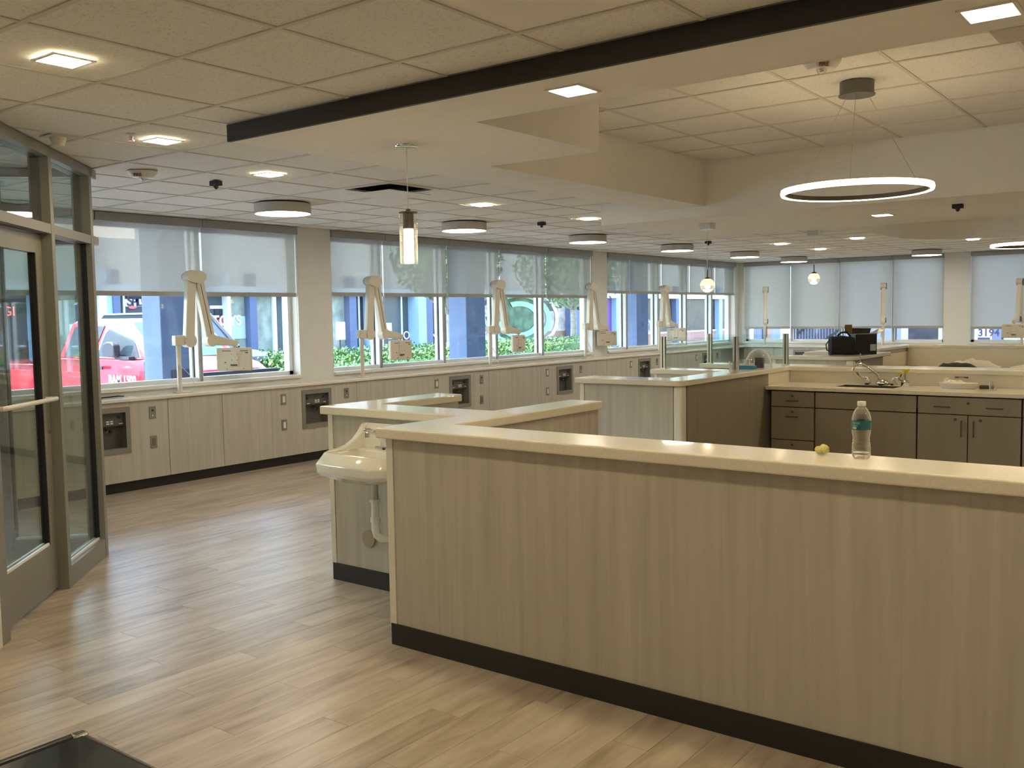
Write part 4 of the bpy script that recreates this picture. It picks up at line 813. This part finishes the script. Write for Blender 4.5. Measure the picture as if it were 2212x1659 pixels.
for k, x in enumerate((-4.39, -1.9, .6)): place(dr, True, (x, 18.0, ZC), 0, '%s round linen drum light past the corner one along the end wall' % ['first', 'second', 'third'][k], 'drum lights along the end wall')
# glass cylinder pendant
P_ = onz(878, 314, ZS1)
t = thing('cylinder_pendant', P_, 'clear glass cylinder pendant with a bright lamp tube hung from the soffit', 'pendant light'); c = lambda z: (P_.x, P_.y, z)
MB().lathe([(.050, -.006), (.062, -.010), (.066, -.004), (.066, 0)][::1], P_).build('canopy', 'chrome', t, smooth=True)
MB().cyl(c(2.21), c(ZS1-.008), .0025, n=6).build('cord', 'steel', t)
MB().lathe([(.012, 2.215), (.014, 2.20), (.053, 2.198), (.053, 2.193), (.030, 2.192), (.030, 2.105)], c(0)).build('lamp_holder', 'bronze', t, smooth=True)
MB().lathe([(.050, 1.91), (.050, 2.193)], c(0), cap=False, n=32).build('glass', 'pglass', t, smooth=True)
MB().lathe([(.026, 1.915), (.028, 1.92), (.028, 2.10)], c(0)).build('lamp_tube', 'tube', t, smooth=True)
# globes
def globe(px, py, zc, rr, lab):
    P = onz(px, py, ZS2); t = thing('globe_pendant', P, lab, 'pendant light', 'globe pendants over the islands')
    MB().box(P.x-.058, P.x+.058, P.y-.058, P.y+.058, ZS2-.055, ZS2).build('canopy', 'steel', t, bevel=.003)
    MB().cyl((P.x, P.y, zc+.15), (P.x, P.y, ZS2-.05), .002, n=6).build('cord', 'steel', t)
    MB().lathe([(.005, zc+.15), (.006, zc+rr+.01), (.025, zc+rr+.004), (.030, zc+rr-.008)], (P.x, P.y, 0)).build('stem', 'bronze', t, smooth=True)
    MB().ell((P.x, P.y, zc), rr, rr, rr, 28, 10, 0, .18, pi/2-.05).build('frosted_top', 'globe', t, smooth=True)
    MB().ell((P.x, P.y, zc), rr, rr, rr, 28, 10, 0, pi/2-.05, pi).build('clear_bowl', 'pglass', t, smooth=True)
    MB().ell((P.x, P.y, zc-.012), rr*.42, rr*.42, rr*.25).build('bulb', 'bulb', t, smooth=True)
    MB().ell((P.x, P.y, zc-.045), rr*.60, rr*.60, rr*.28, 20, 8, 0, pi*.35, pi).build('diffuser', 'bulb', t, smooth=True)
globe(1528, 483, 1.872, .070, 'glass globe pendant over the island with the glass screens'); globe(1759, 498, 1.955, .062, 'glass globe pendant over the far side of the sink counter')
# ring pendants
def ring(P, zc, R, ztop, lab):
    t = thing('ring_pendant', (P.x, P.y, ztop), lab, 'pendant light', 'ring pendants in the ceiling recesses')
    MB().lathe([(.105, -.078), (.105, -.072), (.098, -.07), (.098, 0)], (P.x, P.y, ztop)).build('canopy', 'grey', t, smooth=True)
    n = 72
    def rr(a, r, z): return (P.x+r*cos(a), P.y+r*sin(a), zc+z)
    def sweep(nm, sec, m): MB().loft([[rr(2*pi*k/n, r, z) for r, z in sec] for k in range(n+1)], cap=False).build(nm, m, t, smooth=True)
    sweep('frame', [(R-.012, -.012), (R-.0, -.012), (R-.0, .016), (R-.012, .016)], 'bronze')
    sweep('lens', [(R, -.016), (R+.018, -.016), (R+.022, .0), (R+.018, .016), (R, .016)], 'ring')
    for k in range(3):
        a = 2*pi*k/3+.75; MB().cyl((P.x+.07*cos(a), P.y+.07*sin(a), ztop-.07), rr(a, R-.006, .02), .0015, n=5).build('cable', 'steel', t)
ring(onz(1851, 178, ZR), 2.325, .413, ZR, 'glowing ring pendant hung in the near ceiling recess')
ring(onz(2229, 530, 2.32), 2.325, .41, 2.97, 'glowing ring pendant hung in the far ceiling recess')
# alarms, sensors, sprinkler, diffuser
def alarm(P, z, ax, lab):
    t = thing('fire_alarm', (P.x, P.y, z), lab, 'alarm', 'ceiling fire alarms'); ax = Vector(ax).normalized(); ay = Z3.cross(ax)
    ov = lambda r, zz, f=.72: [tuple(Vector((P.x, P.y, z+zz))+ax*(r*cos(k*2*pi/28))+ay*(r*f*sin(k*2*pi/28))) for k in range(28)]
    MB().loft([ov(.105, 0), ov(.10, -.012), ov(.075, -.042), ov(.06, -.046)]).build('housing', 'white', t, smooth=True)
    q = Vector((P.x, P.y, z-.046))+Vector((-P.x, -P.y, 0)).normalized()*.02
    MB().ell(q, .028, .028, .03).build('strobe_lens', 'clear', t, smooth=True); MB().ell(q, .014, .014, .02).build('lamp', 'chrome', t, smooth=True)
    text('lettering', 'FIRE', .030, 'darkred', t, Vector((P.x, P.y, z-.040))-ax*.036-ay*.058, ax, (-ay*.5+Z3*.86), .0012, bold=.0008)
alarm(onz(307, 370, ZC), ZC, R0, 'white fire strobe marked FIRE on the tiles near the glass entrance'); alarm(onz(1775, 132, ZR), ZR, R0, 'white fire strobe marked FIRE inside the ceiling recess')
def sensor(P, z, lab):
    t = thing('occupancy_sensor', (P.x, P.y, z), lab, 'sensor', 'black ceiling sensors')
    B(P.x-.04, P.x+.04, P.y-.03, P.y+.03, z-.035, z).build('housing', 'black', t, bevel=.003); MB().ell((P.x, P.y, z-.04), .018, .018, .022).build('lens', 'blackshine', t, smooth=True)
sensor(onz(466, 391, ZC), ZC, 'small black sensor on the tiles near the first drum light'); sensor(onz(1170, 480, ZC), ZC, 'small black sensor on the tiles between the second and third drum lights')
sensor(onz(2069, 441, ZS2), ZS2, 'small black sensor under the low soffit'); sensor(onz(1530, 521, ZC), ZC, 'small black sensor on the far tiles behind the globe pendant')
P_ = onz(283, 291, ZC); t = thing('sprinkler_head', (P_.x, P_.y, ZC), 'small chrome sprinkler head beside a downlight', 'sprinkler')
MB().lathe([(.03, 0), (.028, -.006), (.012, -.008), (.008, -.03)][::-1], (P_.x, P_.y, ZC)).build('escutcheon', 'trim', t, smooth=True); MB().lathe([(.016, -.034), (.016, -.031)], (P_.x, P_.y, ZC)).build('deflector', 'chrome', t)
P_ = onz(124, 303, ZC-.03); t = thing('ceiling_bracket', (P_.x, P_.y, ZC), 'small beige cup shaped fitting on the ceiling above the glass door', 'fitting')
MB().lathe([(.012, -.06), (.03, -.05), (.042, -.02), (.045, 0)], (P_.x-.05, P_.y+.03, ZC)).build('cup', 'grid', t, smooth=True); MB().box(P_.x-.12, P_.x+.02, P_.y-.04, P_.y+.10, ZC-.005, ZC).build('plate', 'grid', t)
vx, vy = GX+(vi[0]+.5)*T, GY+(vi[1]+.5)*T
t = thing('air_diffuser', (vx, vy, ZC), 'square white air diffuser with a dropped centre plate in the ceiling', 'vent')
MB().box(vx-T/2+.01, vx+T/2-.01, vy-T/2+.01, vy-T/2+.05, ZC-.002, ZC+.012).box(vx-T/2+.01, vx+T/2-.01, vy+T/2-.05, vy+T/2-.01, ZC-.002, ZC+.012).box(vx-T/2+.01, vx-T/2+.05, vy-T/2+.05, vy+T/2-.05, ZC-.002, ZC+.012).box(vx+T/2-.05, vx+T/2-.01, vy-T/2+.05, vy+T/2-.05, ZC-.002, ZC+.012).build('frame', 'trim', t)
B(vx-T/2+.02, vx+T/2-.02, vy-T/2+.02, vy+T/2-.02, ZC+.075, ZC+.08).build('throat', 'gasket', t)  # throat and neck coloured black for the shadow gap round the plate
nk = MB()
for a in ((-1, 0), (1, 0), (0, -1), (0, 1)):
    if a[0]: nk.box(vx+a[0]*(T/2-.05)-.003, vx+a[0]*(T/2-.05)+.003, vy-T/2+.05, vy+T/2-.05, ZC+.012, ZC+.076)
    else: nk.box(vx-T/2+.05, vx+T/2-.05, vy+a[1]*(T/2-.05)-.003, vy+a[1]*(T/2-.05)+.003, ZC+.012, ZC+.076)
nk.build('neck', 'gasket', t)
B(vx-.235, vx+.235, vy-.235, vy+.235, ZC-.045, ZC-.040).build('centre_plate', 'trim', t)
P_ = onz(2216, 66, ZS1); tag(B(P_.x-.1, P_.x+.25, P_.y-.08, P_.y+.10, ZS1-.004, ZS1).build('access_hatch', 'grid'), 'flat access hatch in the soffit beside the end downlight', 'hatch')
# small clutter on the ledge by the entrance
P_ = onz(236, 860, LEDGE)
tag(MB().tube([P_+Vector((0, -.12, .006)), P_+Vector((.03, -.05, .012)), P_+Vector((-.02, .02, .008)), P_+Vector((.02, .08, .014)), P_+Vector((0, .15, .006))], .006, 6).build('loose_cable', 'gasket', smooth=True), 'loose dark cable lying on the window worktop by the entrance', 'cable')
P_ = onz(275, 858, LEDGE); tag(B(P_.x-.03, P_.x+.05, P_.y-.08, P_.y+.06, LEDGE, LEDGE+.004).build('paper_slip', 'paper'), 'white paper slip on the window worktop by the entrance', 'paper')

# ================================================================== OUTSIDE
GZ = -.25
struct(B(-90, XO-.01, -60, 90, GZ-.1, GZ-.01).build('ground', 'asphalt')); struct(B(XO-.01, 60, YO+.01, 90, GZ-.1, GZ-.01).build('ground', 'asphalt'))
struct(B(-11.3, XO-.005, -6, 34, GZ-.01, -.14).build('pavement', 'pave')); struct(B(-8.77, 20, YO+.005, 22.4, GZ-.01, -.14).build('pavement', 'pave'))
struct(B(-12.0, XO-.01, -8, 23, 3.25, 3.6).build('ceiling_arcade', 'stucco')); struct(B(XO-.01, 12, YO+.01, 22.0, 3.25, 3.6).build('ceiling_arcade', 'stucco'))  # unseen roof, edge pushed outward to keep sun off columns and windows
for y in (.83, 6.68, 12.52, 18.37):
    t = thing('arcade_column', (-10.7, y+.25, -.14), 'square slate blue arcade column standing outside the windows', 'column', 'arcade columns outside')
    B(-10.90, -10.50, y, y+.52, -.14, 3.25).build('shaft', 'colpaint', t, bevel=.01); B(-10.93, -10.47, y-.03, y+.55, -.14, .1).build('plinth', 'colpaint', t)
    if abs(y-6.68) < .1: MB().box(-10.50, -10.485, y+.12, y+.44, .55, 1.0).build('dark_panel', 'navyw', t)
# --- opposite shops on the plane X = XS
XS = -24.0
shop = thing('shop_building', (XS-1, 25, GZ), 'long low shop building across the parking lot', 'building')
B(XS-6, XS, -10, 14.6, 2.55, 3.85).build('parapet', 'stucco', shop); B(XS-6, XS, 14.6, 60, 2.55, 7.5).build('upper_wall', 'stucco', shop)
B(XS-6, XS-.4, -10, 75, GZ, 2.55).build('back_wall', 'navyw', shop); B(XS-.35, XS+.02, -10, 60, GZ, .52).build('brick_base', 'brickw', shop)
B(XS-.3, XS+.06, -10, 60, .52, .60).build('base_ledge', 'frame', shop)
B(XS-.05, XS+.35, -10, 60, 2.35, 2.6).build('fascia_band', 'frame', shop)
def sx(px): return onx(px, 700, XS).y
def pane(p0, p1, m, z0=.6, z1=2.4, d=0.0, nm='window_pane'): return B(XS-.06+d, XS-.02+d, sx(p0), sx(p1), z0, z1).build(nm, m, shop)
def pil_(p0, p1, m='pil', z0=GZ, z1=3.0, d=.25): return B(XS-.1, XS+d, sx(p0), sx(p1), z0, z1).build('pilaster', m, shop)
def bar(p, w=.06): return B(XS-.06, XS+.02, sx(p)-w/2, sx(p)+w/2, .55, 2.4).build('window_bar', 'frame', shop)
def strip(p0, p1, y0, y1, m, nm='sign', d=.02): return B(XS-.02, XS+d, sx(p0), sx(p1), onx((p0+p1)/2, y1, XS).z, onx((p0+p1)/2, y0, XS).z).build(nm, m, shop)
TX = (Y3, Z3)
# around the truck
pane(-60, 60, 'shopdark'); pil_(60, 75); pane(75, 105, 'shoppale'); pane(105, 165, 'shoppale'); pane(165, 222, 'shopglass'); pil_(205, 222, 'frame'); pil_(222, 234, 'pil'); pil_(234, 249, 'pild', d=.3)
pane(249, 330, 'shopglass'); bar(269); strip(272, 324, 646, 662, 'signw'); o_ = onx(274, 651, XS); text('lettering', 'STORE', .40, 'navy', shop, (XS+.03, o_.y-.02, o_.z-.12), *TX, bold=.012); o_ = onx(284, 660.5, XS); text('lettering', 'PLUS', .30, 'navy', shop, (XS+.03, o_.y, o_.z), *TX, bold=.012)
a0, b0 = onx(276, 667, XS), onx(293, 661, XS); MB().eprism([((a0.y+b0.y)/2+(b0.y-a0.y)/2*cos(k*pi/10), (a0.z+b0.z)/2+(b0.z-a0.z)/2*sin(k*pi/10)) for k in range(20)], (XS+.03, 0, 0), Y3, Z3, X3, 0, .02).build('sign', 'redoval', shop)
strip(150, 166, 700, 760, 'signw', 'poster'); o_ = onx(4, 682, XS); text('lettering', 'GI', .32, 'neon', shop, (XS+.03, o_.y, o_.z), *TX)
pane(330, 445, 'shopdark'); pane(445, 482, 'shopglass'); strip(440, 482, 690, 712, 'signred'); o_ = onx(457, 707, XS); text('lettering', 'TOYS', .42, 'signw', shop, (XS+.03, o_.y, o_.z+.05), *TX, bold=.01)
strip(464, 480, 668, 685, 'shopdark', 'poster', .03); strip(455, 482, 660, 667, 'frame')
pil_(482, 489, 'frame'); pane(489, 531, 'shoppale'); strip(490, 530, 683, 732, 'greenpale', 'poster', -.0); pil_(530, 545, 'pild'); pane(545, 595, 'shoppale'); pil_(588, 596, 'frame', d=.05); pane(596, 640, 'shopglass'); bar(612)
# window two
pane(640, 745, 'shoppale'); pil_(745, 760, 'pild'); pil_(760, 766, 'frame', d=.1); pane(766, 786, 'shopdark'); bar(776); pil_(786, 808, 'pil'); pane(808, 883, 'shopglass'); bar(826); bar(868); pil_(883, 900, 'pil', d=.5); pil_(900, 916, 'pild', d=.45); B(XS, XS+.7, sx(880), sx(918), GZ, .42).build('pilaster_plinth', 'frame', shop)  # slate strip beside the deep light pilaster paints its shaded side
pane(916, 965, 'shopdark'); bar(933); bar(948); strip(868, 884, 726, 735, 'navy'); strip(915, 932, 722, 736, 'navy'); o_ = onx(916, 733, XS); text('lettering', 'ON', .42, 'signw', shop, (XS+.03, o_.y, o_.z), *TX); o_ = onx(870, 733, XS); text('lettering', 'O', .42, 'signw', shop, (XS+.03, o_.y, o_.z), *TX)
pane(965, 1080, 'poster3'); pane(1080, 1160, 'postgreen'); pc = onx(1122, 690, XS)
for r0, r1, m_ in ((.9, 1.25, 'green'), (1.5, 1.8, 'green'), (2.05, 2.25, 'greenpale')):
    for k in range(20):
        a0 = pi+.1+k*(1.6*pi)/20; a1 = a0+1.6*pi/20
        pts = [(pc.y+r*cos(a)*1.3, min(2.38, max(.62, pc.z+r*sin(a)*.62))) for r, a in ((r0, a0), (r1, a0), (r1, a1), (r0, a1))]
        if k == 0: ring_mb = MB()
        ring_mb.eprism(pts, (XS+.0, 0, 0), Y3, Z3, X3, 0, .012)
    ring_mb.build('poster_arc', m_, shop)
pane(1160, 1225, 'poster2'); strip(1175, 1222, 715, 742, 'brownp', 'poster', .005); strip(1160, 1200, 650, 672, 'shopdark', 'poster', .005); pil_(1222, 1242, 'pild')
pane(1242, 1300, 'shopdark'); pane(1300, 1322, 'purple'); pil_(1322, 1345, 'pil'); pane(1345, 1460, 'shopdark'); strip(1390, 1412, 690, 746, 'poster3', 'poster', .005); pil_(1452, 1472, 'pild'); pane(1472, 1545, 'shopdark'); pil_(1545, 1552, 'pil'); pane(1552, 1660, 'shopdark')
# --- vehicles
def wheel(t, x, y, r, side):
    w_ = MB().cyl((x, y-.11, GZ+r), (x, y+.11, GZ+r), r, n=28).build('wheel', 'tyre', t, smooth=True); MB().cyl((x, y-side*.112, GZ+r), (x, y-side*.09, GZ+r), r*.62, n=20).build('rim', 'rim', w_, smooth=True)
def truck():
    t = thing('pickup_truck', (-15.5, 9.0, GZ), 'red pickup truck parked nose in outside the windows', 'truck'); y0, y1 = 8.0, 9.62
    body = [(-19.4, .05), (-19.4, .88), (-15.75, .92), (-15.65, 1.03), (-13.0, 1.04), (-12.6, 1.0), (-12.1, .95), (-11.92, .85), (-11.87, .25), (-12.0, .02)]
    def cr(x, y, z, k):   # rounded nose corners
        return (x-(.28*k if x > -12.3 else 0), y, z)
    MB().loft([[cr(x, y0+.05, z, 1) for x, z in body], [cr(x, y0, z*.97, 1) for x, z in body], [cr(x, y0+.35, z+.02, .15) for x, z in body], [cr(x, y1-.35, z+.02, .15) for x, z in body], [cr(x, y1, z*.97, 1) for x, z in body], [cr(x, y1-.05, z, 1) for x, z in body]]).build('body', 'redpaint', t, smooth=True, bevel=.02)
    cab = [(-15.67, 1.0), (-15.42, 1.60), (-15.2, 1.66), (-13.95, 1.66), (-13.75, 1.62), (-12.95, 1.03)]
    MB().loft([[(x, y0+.03, z) if z < 1.1 else (x, y0+.17, z) for x, z in cab], [(x, y1-.03, z) if z < 1.1 else (x, y1-.17, z) for x, z in cab]]).build('cab', 'redpaint', t, smooth=True, bevel=.04)
    def side(pts, m, nm, off=.012):
        def yy(z): return y0+.03+.14*max(0, (z-1.01))/(.62)-off
        n = len(pts); MB().add([(x, yy(z), z) for x, z in pts]+[(x, yy(z)+.02, z) for x, z in pts], [tuple(range(n)), tuple(reversed(range(n, 2*n)))]+[(i, (i+1) % n, n+(i+1) % n, n+i) for i in range(n)]).build(nm, m, t)
    side([(-14.44, 1.06), (-14.30, 1.42), (-14.16, 1.545), (-13.75, 1.55), (-13.60, 1.50), (-13.24, 1.06)], 'carglass', 'side_window'); side([(-15.45, 1.06), (-15.27, 1.535), (-14.36, 1.55), (-14.58, 1.06)], 'carglass', 'side_window')
    side([(-14.49, 1.045), (-14.34, 1.42), (-14.18, 1.575), (-13.73, 1.58), (-13.57, 1.52), (-13.18, 1.045)], 'rim', 'window_trim', .006)
    MB().add([(-13.72, y0+.22, 1.60), (-13.72, y1-.22, 1.60), (-12.965, y1-.10, 1.06), (-12.965, y0+.10, 1.06)], [(0, 1, 2, 3)]).build('windscreen', 'windsh', t)
    for yy in (y0+.16, y1-.16): MB().tube([(-13.74, yy+(.03 if yy < 9 else -.03), 1.62), (-12.95, yy-(.06 if yy < 9 else -.06), 1.05)], .045, 8).build('pillar', 'redpaint', t, smooth=True)
    mi = MB().loft([[(-13.94+dx*.01, y0-.10+.06*k, 1.17+dz) for dx, dz in ((0, -.10), (-2, 0), (2, .10), (12, .135), (26, .13), (32, .08), (33, -.08), (28, -.11))] for k in (-1, 0, 1)]).build('mirror', 'plasticd', t, smooth=True, bevel=.02)
    B(-13.75, -13.35, y0-.07, y0+.06, 1.03, 1.075).build('mirror_arm', 'plasticd', t); side([(-13.46, 1.06), (-13.40, 1.28), (-13.22, 1.06)], 'plasticd', 'mirror_sail', .02)
    for x in (-14.55, -13.05, -15.72): B(x-.006, x+.006, y0-.004, y0+.01, .22, 1.0).build('door_seam', 'plasticd', t)
    B(-14.42, -14.2, y0-.03, y0, .86, .91).build('door_handle', 'plasticd', t); B(-15.5, -13.0, y0-.015, y0, .33, .37).build('side_moulding', 'redpaint', t)
    text('lettering', 'RAM 1500', .18, 'chromet', t, (-14.06, y0-.006, .655), X3, Z3, .004, bold=.004)
    wheel(t, -18.0, y0+.14, .40, 1); wheel(t, -12.95, y0+.14, .40, 1); wheel(t, -18.0, y1-.14, .40, -1); wheel(t, -12.95, y1-.14, .40, -1)
    B(-11.95, -11.80, y0+.10, y1-.10, .22, .86).build('grille', 'blackshine', t, bevel=.02); B(-12.05, -11.76, y0+.12, y1-.12, .0, .26).build('bumper', 'rim', t, bevel=.03)
    for yy in (y0+.30, y1-.30): MB().ell((-12.05, yy, .62), .16, .16, .10).build('headlamp', 'rim', t, smooth=True)
def car(x, y0, w_, paint, label, name, hood, roof, length, amber=False):
    "car parked nose toward +X with its front at x"
    t = thing(name, (x-length/2, y0+w_/2, GZ), label, 'car'); y1 = y0+w_; h0 = hood
    rings = []
    for dx, z0, z1, ins in ((0, .12, h0-.30, .22), (-.10, .06, h0-.16, .08), (-.45, .05, h0-.06, .02), (-1.25, .05, h0, 0), (-length*.6, .05, h0+.03, 0), (-length+.3, .05, h0, .02), (-length, .15, h0-.15, .1)):
        rings.append([(x+dx, y0+ins, z0), (x+dx, y0+ins, (z0+z1)/2), (x+dx, y0+ins+.10, z1), (x+dx, y1-ins-.10, z1), (x+dx, y1-ins, (z0+z1)/2), (x+dx, y1-ins, z0)])
    MB().loft(rings).build('body', paint, t, smooth=True, bevel=.03)
    cb = []
    for dx, z, ins in ((-1.15, h0-.02, .12), (-1.95, roof, .25), (-length+1.0, roof, .25), (-length+.25, h0, .14)): cb.append((dx, z, ins))
    MB().loft([[(x+d, y0+i, h0-.05), (x+d, y0+i, z), (x+d, y1-i, z), (x+d, y1-i, h0-.05)] for d, z, i in cb]).build('cabin', 'carglass', t)
    MB().loft([[(x+d, y0+i-.01, z), (x+d, y0+i+.06, z+.035), (x+d, y1-i-.06, z+.035), (x+d, y1-i+.01, z)] for d, z, i in cb[1:3]]).build('roof', paint, t, smooth=True)
    for yy, sg in ((y0+.12, 1), (y1-.12, -1)): MB().tube([(x-1.13, yy, h0), (x-1.95, yy+sg*.13, roof+.015)], .035, 8).build('pillar', paint, t, smooth=True)
    B(x-.06, x+.02, y0+.35, y1-.35, .12, h0-.36).build('grille', 'blackshine', t, bevel=.02)
    for yy in (y0+.16, y1-.16): MB().ell((x-.12, yy, h0-.32), .12, .14, .07).build('headlamp', 'amber' if amber else 'rim', t, smooth=True)
    for wx in (x-.85, x-length+.85):
        wheel(t, wx, y0+.12, .32, 1); wheel(t, wx, y1-.12, .32, -1)
truck()
car(-15.3, 10.45, 1.9, 'blackpaint', 'black sport utility car parked beyond the red truck', 'utility_car', 1.05, 1.75, 4.6, True)
car(-17.4, 4.1, 1.8, 'whitepaint', 'white car seen through the glass entrance', 'sedan_car', .98, 1.45, 4.5)
# --- hedges and trees
def leaves(mb, n, pt, s0, s1):
    for _ in range(n):
        c = Vector(pt()); a = Vector((random.gauss(0, 1), random.gauss(0, 1), random.gauss(0, 1)+.6)).normalized(); b = a.orthogonal().normalized(); b.rotate(Matrix.Rotation(random.uniform(0, 6.28), 3, a)); d = a.cross(b); s = random.uniform(s0, s1)
        mb.add([c-b*s, c+d*s*.5, c+b*s, c-d*s*.5], [(0, 1, 2, 3)])
def hedge(x0, x1, y0, y1, z1, n, label, m='leaf'):
    t = thing('hedge', ((x0+x1)/2, (y0+y1)/2, GZ), label, 'hedge', 'clipped hedges outside')
    B(x0+.12, x1-.12, y0+.12, y1-.12, GZ, z1-.12).build('inner_branches', 'leafd', t)
    mb = MB()
    def pt():
        u_, v_, w_ = random.uniform(x0, x1), random.uniform(y0, y1), random.uniform(GZ, z1)
        k = random.random()
        if k < .45: w_ = z1+random.gauss(0, .04)
        elif k < .75: u_ = x1+random.gauss(0, .04)
        else: v_ = y0+random.gauss(0, .04)
        return u_, v_, w_
    leaves(mb, n, pt, .028, .055); tag(mb.build('foliage', m, t), kind='stuff')
hedge(-13.6, -12.2, 10.4, 18.2, .88, 9000, 'bright green clipped hedge outside the middle window')
hedge(-16.8, -15.8, 12.7, 26, .86, 7000, 'darker clipped hedge behind the bright one', 'leafd')
hedge(-13.4, -12.2, 19.0, 24, .66, 4000, 'green clipped hedge near the far window')
def tree(x, y, h, r, label, nl, cz=None):
    t = thing('street_tree', (x, y, GZ), label, 'tree', 'street trees outside')
    MB().tube([(x, y, GZ), (x+.03, y+.02, h*.4), (x-.02, y+.05, h*.75), (x, y, h)], [.12, .10, .085, .05], 10).build('trunk', 'bark', t, smooth=True)
    mb = MB()
    for k in range(5): a = k*1.26; mb.tube([(x, y, h*.55), (x+.5*r*cos(a), y+.5*r*sin(a), h*.75), (x+.9*r*cos(a), y+.9*r*sin(a), h*.85)], [.04, .025, .012], 6)
    mb.build('branches', 'bark', t, smooth=True); mb = MB()
    def pt():
        a, b, q = random.uniform(0, 6.28), random.uniform(-1, 1), random.random()**.4
        return x+r*q*cos(a)*sqrt(1-b*b), y+r*q*sin(a)*sqrt(1-b*b), h+r*.75*q*b
    leaves(mb, nl, pt, .07, .13); tag(mb.build('foliage', 'leafd', t), kind='stuff')
tree(-14.7, 16.9, 3.0, 1.35, 'leafy street tree outside the middle window', 2600); tree(-17.0, 25.6, 3.2, 1.9, 'leafy street tree outside near the second pier', 3200)
for px, dd, sl_ in ((734, -19.0, 'small white parking sign seen beside the first white pier'), (836, -20, 'small white parking sign seen behind the second monitor arm')):
    P = onx(px, 716, dd); t = thing('sign_post', (P.x, P.y, GZ), sl_, 'sign', 'parking signs outside'); MB().cyl((P.x, P.y, GZ), (P.x, P.y, P.z+.2), .025, n=8).build('post', 'rail', t); B(P.x+.03, P.x+.04, P.y-.16, P.y+.16, P.z-.22, P.z+.25).build('panel', 'signw', t)
# --- beyond the end wall
YE = 26.0
eb = thing('rear_building', (-3, YE+1, GZ), 'slate blue building with dark stair railing beyond the end wall windows', 'building')
B(-10.5, 12, YE, YE+3, GZ, 6).build('wall', 'bluewall', eb)
for px0, px1, m_ in ((1612, 1632, 'frame'), (1632, 1650, 'pild'), (1690, 1720, 'pil'), (1845, 1865, 'pil'), (1950, 1965, 'pil'), (1965, 2030, 'shopdark'), (2030, 2045, 'pil')):
    B(ony(px0, 725, YE).x, ony(px1, 725, YE).x, YE-.15, YE, GZ, 4).build('wall_panel', m_, eb)
B(ony(1725, 725, YE).x, ony(1820, 725, YE).x, YE-.08, YE, GZ, 4).build('wall_panel', 'navyw', eb)
t = thing('stair_railing', (ony(1760, 725, 24).x, 24, GZ), 'dark metal stair railing outside the end wall', 'railing')
xa, xb = ony(1718, 725, 24).x, ony(1812, 725, 24).x; mb = MB()
for k in range(16): B(xa+(xb-xa)*k/15-.012, xa+(xb-xa)*k/15+.012, 23.99, 24.01, GZ, 1.5).build('baluster', 'rail', t)
MB().beam((xa-.5, 24, .55), (xa+.9, 24, 1.7), Z3, .06, .06).build('handrail', 'rail', t); MB().beam((xb-.5, 24, .75), (xb+.5, 24, 1.45), Z3, .06, .06).build('handrail', 'rail', t); B(xa, xb, 23.98, 24.02, 1.5, 1.54).build('top_rail', 'rail', t)
t = thing('number_sign', (ony(2124, 720, 24.5).x, 24.5, .5), 'white house number sign reading 3194 outside the end wall', 'sign')
xa, xb = ony(2107, 722, 24.5).x, ony(2142, 722, 24.5).x; za, zb = ony(2124, 728.5, 24.5).z, ony(2124, 713, 24.5).z
B(xa, xb, 24.5, 24.53, za-.2, zb+.15).build('panel', 'signw', t); text('lettering', '3194', .235, 'navy', t, (xa+.05, 24.495, za+.03), X3, Z3, .002, bold=.006); B(xa+.05, xb-.03, 24.49, 24.5, za-.06, za-.005).build('name_strip', 'navy', t)
MB().cyl(((xa+xb)/2, 24.56, GZ), ((xa+xb)/2, 24.56, zb), .03, n=8).build('post', 'rail', t)
B(ony(2142, 722, YE).x, ony(2165, 722, YE).x, YE-.1, YE, GZ, 3).build('wall_panel', 'pild', eb); B(ony(2170, 722, YE).x, ony(2260, 722, YE).x, YE-.1, YE, GZ, 3).build('wall_panel', 'pil', eb)
